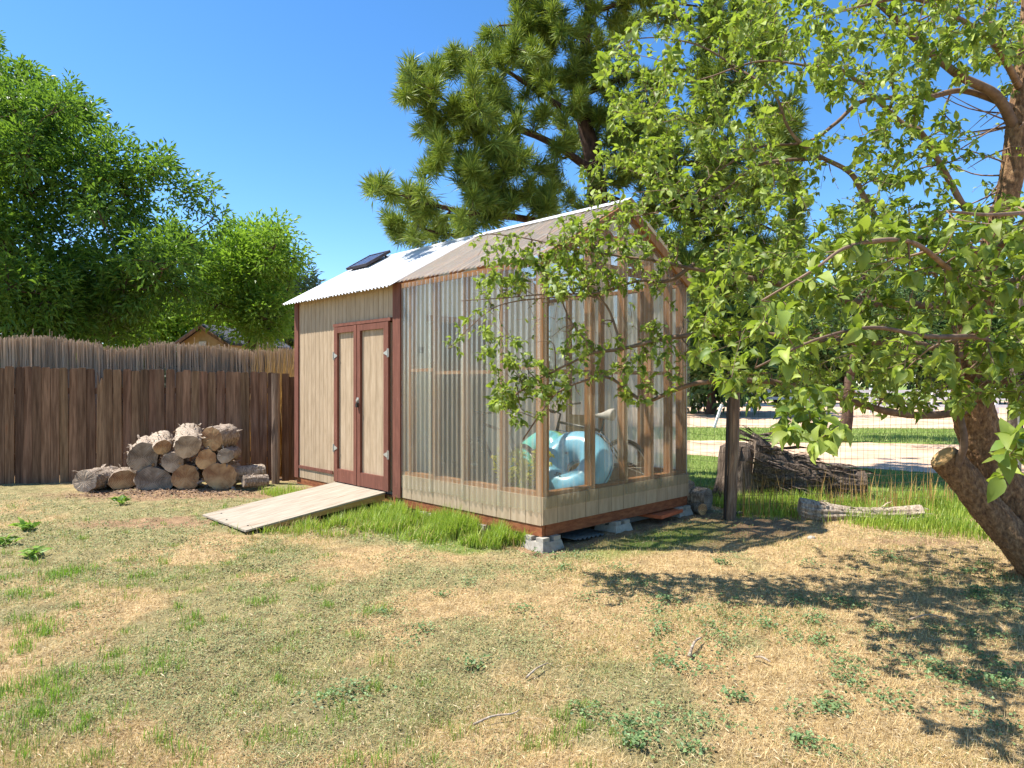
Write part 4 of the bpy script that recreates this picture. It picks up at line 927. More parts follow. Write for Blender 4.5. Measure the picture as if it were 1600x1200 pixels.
mb = MB(); rg = np.random.default_rng(31); mb.tube([(0.02*math.sin(z*4),0,z) for z in (-0.05,0.1,0.3,0.5,0.68,0.72)], [0.36,0.30,0.26,0.24,0.21,0.12], 26, jitter=0.07, rng=rg); mb.build('bark', MT['bark_dark'], st, True)
ridged_log('grey_log', (3.22,7.72,0.12), (4.42,7.42,0.10), 0.135, 0.115, 'bark_pale', 'cut_grey', 'pale silvery furrowed log lying in the grass before the wire mesh', 11, ridges=16, amp=0.24, wob_=0.05, shag=140)
# firewood behind the right corner of the shed
GR = 'firewood at the right corner of the shed'
log(SW(2.62, 0.16, 0.40), 0.10, 0.5, TH+0.1, 0.0, 'orange-barked log topmost in the stack at the right corner of the shed', 'cut_tan', group=GR, seed=41)
log(SW(2.56, 0.05, 0.27), 0.105, 0.5, TH-0.05, 0.0, 'dark log in the middle of the stack at the right corner of the shed', group=GR, seed=42)
log(SW(2.68, -0.12, 0.16), 0.14, 0.5, TH+0.15, 0.0, 'thick pale-ended log low in the stack at the right corner of the shed', group=GR, seed=43)
log(SW(2.52, -0.14, 0.06), 0.07, 0.4, TH-0.4, 0.0, 'small log on the ground beside the right pier block', 'cut_tan', group=GR, seed=44)
for k, (t, s, a, lb) in enumerate(((2.62,-0.42,0.6,'left'),(2.74,-0.40,1.4,'right'))):
    o = lying('wood_scrap', t, s, (0.20,0.09,0.02), 0.02+0.012*k, a, 'grey_board', 'small grey scrap board on the soil near the shed, '+lb+' of two', 'board')

# white rail fence of the arena
MT['white'] = pmat('white_rail_paint', [(0.3,(214,216,218)),(0.7,(236,236,236))], (3,3,3), 2, rough=0.6, bump=0)
wr = empty('white_rail_fence', (15, 36, 0), 'long white rail fence at the far side of the sandy arena', 'fence')
A_, B_ = np.array([4.0, 38.0]), np.array([48.0, 31.0])
for z in (0.38, 0.75, 1.12): MB().beam((*A_, z), (*B_, z), 0.05, 0.15).build('rail', MT['white'], wr, keep=True)
for t in np.linspace(0, 1, 16):
    q = A_+(B_-A_)*t; MB().box((q[0]-0.07,q[1]+0.03,0), (q[0]+0.07,q[1]+0.17,1.3)).build('rail_post', MT['white'], wr, keep=True)
lw_ = MB().beam(PX(1116,668,19.5), PX(1128,632,19.5), 0.09, 0.06).build('leaning_white_pole', MT['white'], None); tag(lw_, 'white pole leaning at the arena edge right of the shed', 'pole')

# neighbour's shed
nb = empty('neighbour_shed', PX(318, 0, 22)*[1,1,0], 'small tan neighbouring shed with dark shingled gable roof beyond the reed screen', 'shed', rz=-0.30)
MT['tan_wall'] = pmat('tan_stucco', [(0.3,(176,148,106)),(0.7,(204,178,134))], (3,3,3), 2, rough=0.9, bump=0.1)
MT['shingle'] = pmat('dark_shingle', [(0.3,(58,60,68)),(0.7,(92,94,104))], (6,6,14), 3, rough=0.9, bump=0.5)
g_ = bpy.data.meshes.new('wall'); w2 = 0.95; ze, zp = 2.78, 3.32
V = [(-w2,0,0),(w2,0,0),(w2,0,ze),(0,0,zp),(-w2,0,ze)]; V += [(x,3,z) for x,_,z in V]
g_.from_pydata(V, [], [[0,1,2,3,4],[9,8,7,6,5],[0,5,6,1],[1,6,7,2],[0,4,9,5]]); g_.update(); link('wall', g_, MT['tan_wall'], nb, False)
for sg in (-1, 1):
    V = [(0,-0.15,zp+0.03),(sg*(w2+0.16),-0.15,ze-0.06),(sg*(w2+0.16),3.15,ze-0.06),(0,3.15,zp+0.03)]; V += [(x,y,z+0.07) for x,y,z in V]
    me = bpy.data.meshes.new('roof'); me.from_pydata(V, [], [[0,1,2,3],[7,6,5,4],[0,4,5,1],[1,5,6,2],[2,6,7,3],[3,7,4,0]]); me.update(); link('roof', me, MT['shingle'], nb, False)
    MB().beam((0,-0.17,zp), (sg*(w2+0.16),-0.17,ze-0.09), 0.03, 0.09).build('barge_board', MT['picket'], nb)
MB().box((-0.16,-0.03,2.72), (0.12,-0.002,2.86)).build('vent', MT['white'], nb)

# ------------------------------------------------------------------ trees
class Skel:
    """branch skeleton that twigs attach to"""
    def __init__(s): s.mb = MB(); s.P = np.zeros((0,3)); s.R = np.zeros(0)
    def limb(s, pts, rads, n=7, k=6, jit=0.0, rng=None):
        q = spline(np.column_stack([pts, rads]), k); s.mb.tube(q[:,:3], np.maximum(q[:,3], 0.002), n, jitter=jit, rng=rng)
        s.P = np.vstack([s.P, q[:,:3]]); s.R = np.concatenate([s.R, q[:,3]]); return q
    def grow(s, targets, rng, r_tip=0.003, r_base=0.010, sag=0.1, n=5):
        """attach every target with a twig to the nearest point of what has grown so far; returns tip directions"""
        D = np.min(np.linalg.norm(targets[:,None,:]-s.P[None], axis=2), axis=1) if len(s.P)*len(targets) < 3e7 else np.zeros(len(targets))
        out = np.zeros_like(targets); mids = [None]*len(targets)
        for i in np.argsort(D):
            t = targets[i]; dd = np.linalg.norm(s.P-t, axis=1); j = np.argmin(dd + 0.15*(s.R < 0.004)); a = s.P[j]; L = np.linalg.norm(t-a)
            if L < 0.02: out[i] = (0,0,1); mids[i] = np.array([a,t]); continue
            side = rng.normal(0, 0.12*L, 3); m1 = a+(t-a)*0.35+side+(0,0,sag*L); m2 = a+(t-a)*0.7+side*0.6+(0,0,sag*L*0.6)
            rb = min(max(s.R[j]*0.6, r_tip), r_base*(0.5+min(L,1.0))); rad = np.array([rb, rb*0.75, rb*0.5, r_tip])
            q = spline(np.column_stack([np.array([a,m1,m2,t]), rad]), 3); s.mb.tube(q[:,:3], q[:,3], n, cap=False)
            s.P = np.vstack([s.P, q[3:,:3]]); s.R = np.concatenate([s.R, q[3:,3]]); v = t-q[-3,:3]; out[i] = v/np.linalg.norm(v); mids[i] = q[:,:3]
        return out, mids
def leaf_clumps(centers, dirs, rng, per=14, spread=0.28, size=0.11, width=0.36, fold=0.3, droop=0.3, up=0.25):
    N = len(centers)*per; c = np.repeat(centers, per, 0); d = np.repeat(dirs, per, 0)
    off = unit(rng, N)*(rng.random((N,1))**0.5)*spread*np.array([1,1,0.75]); dr = off/spread + d*0.5 + unit(rng, N)*0.5+np.array([0,0,up-0.25])
    return leaves(c+off, dr, size*(0.7+0.6*rng.random(N)), rng, width, fold, droop, roll=rng.normal(0,0.7,N))
def crown_tree(name, base, lumps, label, leafm, rng, trunk_r=0.22, per=14, clumps=26, size=0.11, spread=0.3, bark='bark_pine', group=None, width=0.36, fork=None):
    base = np.array(base, float); e = empty(name, base, label, 'tree', group)
    lumps = [(np.array(c, float), r) for c, r in lumps]; cc = np.mean([c for c, r in lumps], axis=0); zmin = min(c[2]-r for c, r in lumps)
    fk = np.array(fork) if fork is not None else base+(cc-base)*np.array([0.3,0.3,0])+np.array([0,0,max(0.8,(zmin-base[2])*0.9)])
    sk = Skel(); sk.limb([base-(0,0,0.2), base+(fk-base)*0.5+rng.normal(0,0.05,3), fk], [trunk_r*1.25, trunk_r, trunk_r*0.8], 10, 5, 0.04, rng)
    sk.limb([fk, fk+(cc-fk)*0.6, cc+(0,0,1.0)], [trunk_r*0.8, trunk_r*0.6, trunk_r*0.25], 8)
    order = sorted(lumps, key=lambda q: np.linalg.norm(q[0]-fk)); C_ = []; D_ = []
    for c, r in order:
        j = np.argmin(np.linalg.norm(sk.P-c, axis=1)+2.0*(sk.P[:,2] > c[2])); a = sk.P[j]; rb = min(sk.R[j]*0.7, trunk_r*0.4)
        sk.limb([a, a+(c-a)*0.5+rng.normal(0,0.12,3)+(0,0,0.1), c], [rb, rb*0.7, max(0.015, rb*0.35)], 6, 4)
        k = max(4, int(clumps*r*r)); u = unit(rng, k); u[:,2] = np.abs(u[:,2])*np.where(rng.random(k) < 0.72, 1, -1)
        C_.append(c+u*r*(0.45+0.6*rng.random((k,1)))); D_.append(u)
    C_ = np.vstack(C_); D_ = np.vstack(D_)
    for c in C_[rng.random(len(C_)) < 0.3]:
        j = np.argmin(np.linalg.norm(sk.P-c, axis=1)); a = sk.P[j]; sk.mb.tube(spline([a, (a+c)/2+rng.normal(0,0.05,3), c], 3), [0.012,0.011,0.010,0.008,0.007,0.006,0.005], 4, cap=False)
    sk.mb.build('trunk', MT[bark], e, True, keep=True)
    V, T = leaf_clumps(C_, D_, rng, per, spread, size, width)
    o = link('crown', mesh_np('crown', V, T), MT[leafm], e, True); tag(o, kind='stuff'); return e
def lump_poly(poly, n, d0, d1, r0, r1, rng):
    p = sample_poly(poly, n, rng); out = []
    for x, y in p: d = d0+(d1-d0)*rng.random(); out.append((PX(x, y, d), r0+(r1-r0)*rng.random()))
    return out
rg = np.random.default_rng(21)
polyA = [(-330,60),(-120,40),(20,130),(60,150),(110,180),(150,225),(190,250),(225,290),(265,295),(305,330),(312,365),(290,420),(255,470),(225,500),(-330,540)]
lA = lump_poly(polyA, 120, 13.8, 18.5, 0.4, 1.1, rg)+lump_poly([(-100,420),(200,420),(290,400),(330,440),(300,465),(225,500),(205,545),(-100,550)], 26, 14.5, 19, 0.6, 0.95, rg)
lA += [(PX(x, y, 15.5), r) for x, y, r in ((20,112,0.38),(48,128,0.3),(115,165,0.35),(135,170,0.3),(180,215,0.35),(250,260,0.4),(300,295,0.35),(325,315,0.4),(330,345,0.4),(25,150,0.8),(80,190,0.8))]
crown_tree('ash_tree', (-12.2, 16.6, 0), lA, 'large dense green tree filling the left side behind the fences', 'leaf_ash', rg, 0.34, per=24, clumps=46, size=0.145, spread=0.27, fork=(-11.2,16.4,2.4))
polyB = [(345,385),(385,375),(420,378),(436,400),(430,440),(440,500),(425,540),(395,540),(380,500),(320,470),(330,430)]
lB = lump_poly(polyB, 46, 18.5, 22, 0.5, 0.85, rg)+[(PX(x, y, 20), r) for x, y, r in ((355,362,0.3),(395,357,0.3),(435,355,0.32),(450,395,0.45),(465,402,0.35),(455,430,0.5),(445,470,0.6))]
crown_tree('young_tree', (-7.8, 20.5, 0), lB, 'smaller bright green tree between the big tree and the shed roof', 'leaf_lime', rg, 0.13, per=22, clumps=44, size=0.16, spread=0.36)
lD = lump_poly([(130,480),(330,470),(430,500),(440,560),(130,560)], 34, 26, 30, 0.9, 1.4, rg)
crown_tree('hedge_tree', (-12.5, 28, 0), lD, 'pale green bushy growth beyond the small tan shed', 'leaf_lime', rg, 0.2, per=16, clumps=22, size=0.26, spread=0.55)
polyC = [(445,450),(480,440),(492,450),(480,500),(470,560),(430,560),(425,500)]
crown_tree('dark_conifer', PX(458,0,30)*[1,1,0], lump_poly(polyC, 22, 29, 31, 0.5, 0.8, rg)+[(PX(478,440,30),0.5)], 'dark bluish conifer peeping out behind the left end of the shed', 'needle_far', rg, 0.16, per=22, clumps=24, size=0.3, spread=0.45, width=0.10)
# far trees on the right, beyond the arena
RG = 'trees beyond the arena'
for px, top, wd, d, lab in ((1110,430,70,34,'far green tree right behind the shed, left of the leaning pole'),(1215,470,80,52,'far green tree beyond the arena, second from the shed'),(1320,440,90,50,'far green tree beyond the arena behind the apple leaves'),(1430,455,90,54,'far green tree beyond the white rail fence'),(1545,430,100,50,'far green tree at the right edge beyond the white rails'),(1010,480,70,48,'far green tree hidden behind the greenhouse'),(1660,440,100,46,'far green tree just beyond the right edge')):
    poly = [(px-wd,590),(px-wd*0.9,520),(px-wd*0.4,top+30),(px,top),(px+wd*0.5,top+30),(px+wd,530),(px+wd,592)]
    crown_tree('far_tree', PX(px,0,d)*[1,1,0], lump_poly(poly, 26, d-2.5, d+2.5, 1.2, 2.2, rg), lab, 'leaf_dark', rg, 0.25, per=14, clumps=9, size=0.5, spread=0.8, group=RG, width=0.45)
# far wood that closes the horizon
N = 260; ax_ = rg.uniform(-1.35, 1.35, N); dd = rg.uniform(75, 110, N); cen = np.stack([np.tan(ax_)*dd, dd, rg.uniform(0.5, 6.5, N)], -1)
V, T = leaf_clumps(np.repeat(cen, 6, 0)+rg.normal(0,1.6,(N*6,3))*[1.6,1,1], unit(rg, N*6), rg, 12, 1.5, 1.0, 0.5)
o = link('distant_wood', mesh_np('distant_wood', V, T), MT['leaf_dark']); tag(o, 'far dark green wood along the horizon', 'wood', kind='stuff')
# single trunk across the path with shade crown, and the dark slim tree at the right edge
crown_tree('path_tree', (8.6, 17.9, 0), lump_poly([(1180,470),(1260,380),(1380,360),(1460,420),(1440,520),(1300,540),(1200,530)], 26, 16.5, 20, 0.6, 0.9, rg), 'dark leafy tree standing on the grass strip across the dirt path', 'leaf_dark', rg, 0.14, per=14, clumps=20, size=0.16, spread=0.4)
crown_tree('slim_tree', (6.55, 9.05, 0), lump_poly([(1560,-60),(1680,-80),(1760,60),(1740,260),(1640,300),(1590,120)], 14, 8.2, 10, 0.4, 0.7, rg), 'slim dark speckled trunk standing behind the apple tree at the right edge', 'leaf_dark', rg, 0.085, per=12, clumps=24, size=0.08, spread=0.25, bark='bark_dark')

# pine behind the shed
pine = empty('pine_tree', PX(938, 0, 11.6)*[1,1,0], 'tall long-needled pine rising behind the shed roof', 'tree')
rg = np.random.default_rng(33); sk = Skel(); DP = 11.6
def PL(*pts): return np.array([PX(x, y, d) for x, y, d in pts])
base = PX(938, 0, DP)*[1,1,0]
sk.limb(np.vstack([base-(0,0,0.2), base+(0.05,0,1.5), PX(935,330,DP), PX(925,240,DP), PX(905,150,DP), PX(915,60,DP), PX(925,-60,DP), PX(930,-200,DP)]), [0.24,0.21,0.17,0.14,0.11,0.08,0.055,0.03], 10, 6, 0.05, rg)
for pts, r in (
    (PL((938,345,11.6),(870,348,10.9),(790,338,10.2),(720,330,9.8),(650,312,9.5),(590,290,9.3)), 0.075),
    (PL((930,270,11.6),(865,225,11.0),(800,200,10.4),(755,205,10.1),(710,170,9.9),(665,130,9.8)), 0.07),
    (PL((915,190,11.6),(850,150,11.1),(790,110,10.7),(735,85,10.5)), 0.06),
    (PL((940,360,11.6),(850,372,11.6),(760,372,11.2),(690,365,10.8),(640,350,10.5)), 0.06),
    (PL((925,250,11.6),(1000,245,11.2),(1070,255,10.9),(1140,250,10.6),(1210,230,10.4)), 0.075),
    (PL((932,300,11.6),(1000,325,11.8),(1080,330,12.0),(1170,345,12.0),(1230,370,12)), 0.06),
    (PL((905,150,11.6),(980,120,11.3),(1070,110,11.0),(1150,130,10.8)), 0.06),
    (PL((915,60,11.6),(850,40,11.2),(780,40,10.8)), 0.05), (PL((920,20,11.6),(1000,0,11.2),(1090,10,11)), 0.05), (PL((926,-60,11.6),(870,-90,11.2),(830,-110,11)), 0.04), (PL((926,-60,11.6),(980,-100,11.4),(1040,-110,11)), 0.04),
    (PL((930,230,11.6),(900,215,12.8),(870,200,14.0)), 0.06), (PL((930,320,11.6),(980,330,13),(1030,330,14.2)), 0.06),
    (PL((938,380,11.6),(1010,420,11.4),(1090,430,11.2),(1180,430,11.2)), 0.06), (PL((912,90,11.6),(960,60,12.6),(1000,40,13.6)), 0.05)):
    sk.limb(pts, np.linspace(r, 0.014, len(pts)), 7, 5, 0.04, rg)
pp = [(640,95),(690,85),(720,75),(800,20),(840,-140),(1040,-160),(1180,-60),(1255,160),(1250,430),(1120,470),(1030,440),(960,370),(900,345),(800,325),(760,350),(690,385),(620,370),(600,330),(565,300),(575,270),(620,300),(680,300),(655,260),(675,235),(640,190),(625,140)]
tp = sample_poly(pp, 1150, rg); gap = fbm(tp[:,0]/70, tp[:,1]/70, 5, 2); keep_ = (gap > 0.28) | (tp[:,0] < 680)
tp = tp[keep_]
nr = np.array([sk.P[np.argmin(np.hypot(CX+F*sk.P[:,0]/sk.P[:,1]-x, CY-F*(sk.P[:,2]-CAMH)/sk.P[:,1]-y)),1] for x, y in tp])
tg_ = np.array([PX(x, y, d) for (x, y), d in zip(tp, nr+rg.normal(0,0.45,len(tp)))])
td, mids = sk.grow(tg_, rg, 0.006, 0.03, sag=-0.1, n=5)
sk.mb.build('trunk', MT['bark_pine'], pine, True, keep=True)
PP = []; DD = []
for t, d, q in zip(tg_, td, mids):
    ax = d*0.8+np.array([0,0,0.45])+rg.normal(0,0.25,3); ax /= np.linalg.norm(ax)
    for c, nn_ in ((t, 70), (t-ax*0.09, 55), (t-ax*0.18, 40), (q[max(0,len(q)-4)], 25)):
        u = unit(rg, nn_)+ax*0.75; PP.append(np.repeat(c[None], nn_, 0)+ax*rg.uniform(-0.05,0.08,(nn_,1))); DD.append(u)
PP = np.vstack(PP); DD = np.vstack(DD); DD /= np.linalg.norm(DD,axis=1)[:,None]
V, T = leaves(PP, DD, 0.16+0.09*rg.random(len(PP)), rg, 0.026, 0.0, 0.12, roll=rg.random(len(PP))*6.28)
o = link('crown', mesh_np('crown', V, T), MT['needle'], pine, True); tag(o, kind='stuff')

# apple tree in the foreground
apple = empty('apple_tree', (4.25, 5.45, 0), 'leafy apple tree with leaning forked trunk spreading over the right half', 'tree')
rg = np.random.default_rng(55); sk = Skel()
def limb(pts, r0, r1, n=8, jit=0.03):
    q = PL(*pts); q[1:-1] += rg.normal(0, 0.025, q[1:-1].shape); return sk.limb(q, r1*0.8+(r0*0.72-r1*0.8)*np.linspace(1,0,len(pts))**1.5, n, 6, jit, rg)
trunk = MB()
qa = spline(np.column_stack([PL((1680,985,5.2),(1625,890,5.25),(1578,835,5.28),(1535,785,5.3),(1500,740,5.3),(1474,714,5.3)), [0.17,0.14,0.125,0.112,0.105,0.10]]), 6)
def bark_tube(q, n, seed):
    r_ = np.random.default_rng(seed); qq = spline(q[::2], 8); mb = MB(); mb.tube(qq[:,:3], qq[:,3], n, cap=True); V_ = mb.V[0]; m_ = len(qq)
    ii = np.arange(m_); an = np.arange(n)/n*2*math.pi
    for i in range(m_):
        k_ = 0.10*np.abs(np.sin(an*5+1.5*np.sin(i*0.16+an*2)))+0.10*(fbm(an*3+7, np.full(n, i*0.22), seed, 3)-0.5)+0.05*np.sin(2*an+i*0.05)+r_.normal(0, 0.02, n)
        V_[i*n:(i+1)*n] = qq[i,:3]+(V_[i*n:(i+1)*n]-qq[i,:3])*(0.97+k_)[:,None]
    return mb
qb = spline(np.column_stack([PL((1700,985,5.3),(1650,890,5.45),(1600,820,5.5),(1563,755,5.5),(1535,690,5.5),(1518,620,5.45),(1522,510,5.35),(1550,390,5.25),(1578,290,5.2),(1590,195,5.2),(1604,90,5.2),(1612,-60,5.2)), [0.22,0.20,0.178,0.165,0.15,0.125,0.10,0.085,0.078,0.072,0.06,0.04]]), 6)
tA = bark_tube(qa, 48, 1); tB = bark_tube(qb, 52, 2)
tA.build('trunk', MT['bark_apple'], apple, True, keep=True); tB.build('trunk', MT['bark_apple'], apple, True, keep=True)
endp = qa[-1,:3]; dv = endp-qa[-4,:3]; dv /= np.linalg.norm(dv); ct = MB(); ct.tube([endp-dv*0.004, endp+dv*0.012], [0.103,0.095], 16)
co_ = ct.build('cut_end', MT['board'], apple, keep=True)
for q in (qa, qb): sk.P = np.vstack([sk.P, q[:,:3]]); sk.R = np.concatenate([sk.R, q[:,3]])
limb([(1492,735,5.25),(1492,690,5.2),(1488,640,5.2),(1484,560,5.1),(1470,470,4.9),(1440,400,4.6)], 0.045, 0.014)
limb([(1518,640,5.45),(1455,655,5.2),(1395,640,5.0),(1300,615,4.85),(1200,600,4.8),(1105,597,4.8),(1050,605,4.85),(1005,617,4.9),(960,597,5.0),(920,595,5.05),(885,605,5.1),(855,625,5.1),(817,687,5.15)], 0.045, 0.007)
limb([(1520,560,5.4),(1430,530,5.1),(1300,525,4.9),(1180,528,4.85),(1062,535,4.9),(972,542,5.0),(930,550,5.05),(900,560,5.1),(830,600,5.2),(780,640,5.3)], 0.042, 0.008)
limb([(930,550,5.05),(905,500,5.05),(870,450,5.05),(845,430,5.1)], 0.012, 0.004); limb([(972,542,5.0),(940,470,5.05),(880,465,5.1),(800,470,5.2),(755,500,5.25),(700,545,5.3)], 0.014, 0.004)
limb([(1530,480,5.35),(1440,470,5.1),(1330,470,4.95),(1220,448,4.9),(1147,430,4.9),(1085,412,4.9),(1030,407,4.95),(960,400,5.0),(880,385,5.1),(810,378,5.2),(760,365,5.25)], 0.045, 0.005)
limb([(1085,412,4.9),(1040,440,4.95),(995,447,5.0),(940,452,5.0),(870,460,5.1),(790,470,5.2),(720,470,5.3)], 0.022, 0.004)
limb([(1545,400,5.25),(1480,380,5.0),(1387,363,4.9),(1356,313,4.9),(1328,275,4.9),(1287,247,4.85),(1253,219,4.85),(1231,191,4.85),(1203,153,4.85),(1159,110,4.9)], 0.045, 0.010)
limb([(1570,320,5.2),(1519,330,5.0),(1487,278,4.9),(1444,213,4.8),(1412,185,4.8),(1344,132,4.8),(1312,114,4.8),(1269,107,4.8),(1194,100,4.8),(1100,113,4.9),(1010,140,5.0)], 0.04, 0.006)
limb([(1588,205,5.2),(1537,153,5.1),(1497,113,5.0),(1444,66,4.9),(1390,20,4.8),(1330,-30,4.8)], 0.06, 0.02)
limb([(1588,170,5.2),(1506,147,5.1),(1444,160,5.0),(1350,163,4.9),(1300,182,4.9),(1256,228,4.9),(1203,230,4.9),(1150,253,4.95),(1100,294,5.0),(1040,320,5.1)], 0.035, 0.005)
limb([(1287,247,4.85),(1194,263,4.9),(1131,291,5.0),(1060,330,5.1),(980,345,5.15),(900,350,5.2)], 0.02, 0.004)
limb([(1595,140,5.2),(1560,60,4.8),(1500,20,4.4),(1420,0,4.2),(1300,20,4.2)], 0.04, 0.008)
limb([(1159,110,4.9),(1090,70,4.95),(1010,60,5.0),(940,90,5.1)], 0.012, 0.004)
# boughs that hang forward towards the viewer
limb([(1525,520,5.35),(1520,450,4.4),(1480,400,3.5),(1420,370,3.0),(1340,380,2.75),(1260,420,2.65),(1190,470,2.65)], 0.030, 0.005)
limb([(1520,590,5.4),(1540,560,4.4),(1530,530,3.5),(1460,520,2.95),(1360,520,2.7),(1260,545,2.6),(1180,575,2.6)], 0.030, 0.005)
limb([(1525,600,5.4),(1590,590,4.2),(1625,620,3.3),(1615,680,2.75),(1595,720,2.5)], 0.032, 0.006)
limb([(1550,400,5.25),(1600,340,4.2),(1590,330,3.4),(1540,330,2.9),(1480,330,2.7)], 0.035, 0.006)
limb([(1535,450,5.3),(1640,440,4.0),(1690,480,3.2),(1680,560,2.8)], 0.04, 0.008)
# bare twigs at the upper right trunk
for k in range(26):
    a = sk.P[len(qa)+rg.integers(34, 58)]; L = 0.35+0.5*rg.random(); d = np.array([-0.9+rg.normal(0,0.3), rg.normal(0,0.5), rg.normal(-0.05,0.45)]); d /= np.linalg.norm(d)
    sk.mb.tube(spline([a, a+d*L*0.5+rg.normal(0,0.03,3), a+d*L+rg.normal(0,0.06,3)], 4), np.linspace(0.008,0.002,9), 4, cap=False)
LP_, LD_, LS_ = [], [], []
def region(poly, n, d0, d1, size, per, gapthr=0.0, seed=0, gs=60.0, droop=0.0, dsp=0.25):
    p = sample_poly(poly, n, rg); g = fbm(p[:,0]/gs, p[:,1]/gs, seed, 2); p = p[g > gapthr]
    spx = CX+F*sk.P[:,0]/sk.P[:,1]; spy = CY-F*(sk.P[:,2]-CAMH)/sk.P[:,1]; ok = (sk.P[:,1] > d0-0.2) & (sk.P[:,1] < d1+0.2)
    tg = []
    for x, y in p:
        j = np.argmin(np.where(ok, np.hypot(spx-x, spy-y), 1e9)); d = np.clip(sk.P[j,1]+rg.normal(0,dsp), d0, d1); tg.append(PX(x, y, d))
    tg = np.array(tg); dr, mids = sk.grow(tg, rg, 0.002, 0.010, sag=0.06, n=4)
    for t, d, q in zip(tg, dr, mids):
        for _ in range(per):
            v = d*0.7+unit(rg,1)[0]*0.9+np.array([0,0,-0.12-droop]); LP_.append(t+rg.normal(0,0.008,3)); LD_.append(v); LS_.append(size*(0.4+0.85*rg.random()))
        for w in (q[2:-1:2] if per else q[5:-1:4]):
            for _ in range(2 if rg.random() < 0.6 else 1): LP_.append(w); LD_.append(unit(rg,1)[0]+np.array([0,0,0.1])); LS_.append(size*(0.5+0.45*rg.random()))
region([(700,395),(760,370),(830,375),(900,325),(960,310),(1075,300),(1085,560),(1060,620),(985,640),(960,590),(905,600),(870,650),(810,665),(770,650),(755,610),(770,560),(700,560),(690,535),(720,500),(690,470)], 470, 4.75, 5.5, 0.056, 5, 0.36, 3)
region([(720,400),(900,340),(1075,320),(1085,620),(960,600),(860,660),(790,650),(740,540)], 130, 4.7, 5.5, 0.045, 0, 0.0, 2, dsp=0.3)
region([(745,405),(840,390),(960,400),(950,455),(800,460),(745,440)], 60, 4.8, 5.35, 0.062, 5)
region([(770,570),(830,545),(875,590),(860,645),(800,665),(765,640)], 45, 4.9, 5.4, 0.062, 5)
region([(930,90),(1010,20),(1100,-60),(1620,-80),(1640,60),(1560,110),(1480,80),(1440,170),(1420,330),(1380,420),(1100,430),(1060,300),(950,330),(900,300),(950,200)], 1250, 3.4, 6.4, 0.060, 5, 0.34, 9, dsp=0.75)
region([(1380,60),(1560,40),(1620,120),(1600,330),(1480,340),(1380,330)], 170, 3.4, 5.6, 0.062, 5, 0.40, 19, dsp=0.6)
region([(900,330),(1100,150),(1400,60),(1600,60),(1600,640),(1300,620),(1000,500),(800,560),(760,460)], 260, 4.4, 5.6, 0.045, 0, 0.0, 2, dsp=0.4)
region([(1080,400),(1400,340),(1540,330),(1640,420),(1640,640),(1500,640),(1400,650),(1250,625),(1120,600),(1080,560)], 620, 3.6, 6.2, 0.068, 5, 0.26, 5, dsp=0.6)
region([(1100,480),(1180,430),(1300,370),(1440,340),(1560,330),(1640,400),(1640,640),(1560,640),(1500,640),(1420,645),(1340,640),(1260,640),(1180,650),(1130,620),(1080,590)], 240, 2.4, 4.2, 0.078, 6, 0.33, 6, droop=0.15, dsp=0.45)
region([(1555,700),(1610,660),(1610,770),(1570,770)], 6, 2.3, 3.0, 0.09, 5, droop=0.2)
region([(1190,640),(1260,640),(1330,650),(1310,700),(1230,690)], 12, 2.5, 3.0, 0.085, 5, droop=0.2)
region([(1400,70),(1520,60),(1600,200),(1480,300),(1430,280)], 22, 2.8, 4.6, 0.075, 5)
sk.mb.build('branches', MT['twig'], apple, True, keep=True)
LPa, LDa, LSa = np.array(LP_), np.array(LD_), np.array(LS_)
lpx = CX+F*LPa[:,0]/LPa[:,1]; lpy = CY-F*(LPa[:,2]-CAMH)/LPa[:,1]
inside = (lpx > 5) & (lpx < 1595) & (lpy > 5) & (lpy < 1195)
rank = np.argsort(-np.where(inside, LSa/LPa[:,1], 0)); big = rank[:300]; rest = np.setdiff1d(np.arange(len(LPa)), big)
Vs, Ts, off_ = [], [], 0; shuf = rg.permutation(rest)
for ch, (w_, f_, d_) in zip(np.array_split(shuf, 6), ((0.5,0.2,0.12),(0.6,0.45,0.35),(0.55,0.7,0.5),(0.46,0.3,0.7),(0.62,0.15,0.4),(0.52,0.95,0.3))):
    V, T = leaves(LPa[ch], LDa[ch], LSa[ch], rg, w_, f_, d_, roll=rg.normal(0,0.75,len(ch)), detail=True); Vs.append(V); Ts.append(T+off_); off_ += len(V)
crown = link('crown', mesh_np('crown', np.vstack(Vs), np.vstack(Ts), True), MT['leaf_apple'], apple, True); tag(crown, kind='stuff')
lm_ = []
for k in range(5):
    V, T = leaves(np.zeros((1,3)), np.array([[0,1.0,0]]), 1.0, rg, (0.5,0.56,0.62,0.54,0.58)[k], (0.2,0.45,0.8,0.3,0.6)[k], (0.15,0.35,0.4,0.7,0.25)[k], roll=np.zeros(1), detail=True)
    me = mesh_np('leaf', V, T, True); me.materials.append(MT['leaf_apple']); lm_.append(me)
for i in big:
    o = bpy.data.objects.new('leaf', lm_[rg.integers(5)]); COL.objects.link(o); s = LSa[i]
    o.rotation_euler = (Vector(LDa[i]).to_track_quat('Y','Z').to_matrix() @ Matrix.Rotation(rg.normal(0,0.6),3,'Y')).to_euler(); o.scale = (s,s,s); o.location = LPa[i]
    o.parent = crown; o.matrix_parent_inverse = Matrix.Identity(4) if True else None
    o.matrix_parent_inverse = wm(crown).inverted()

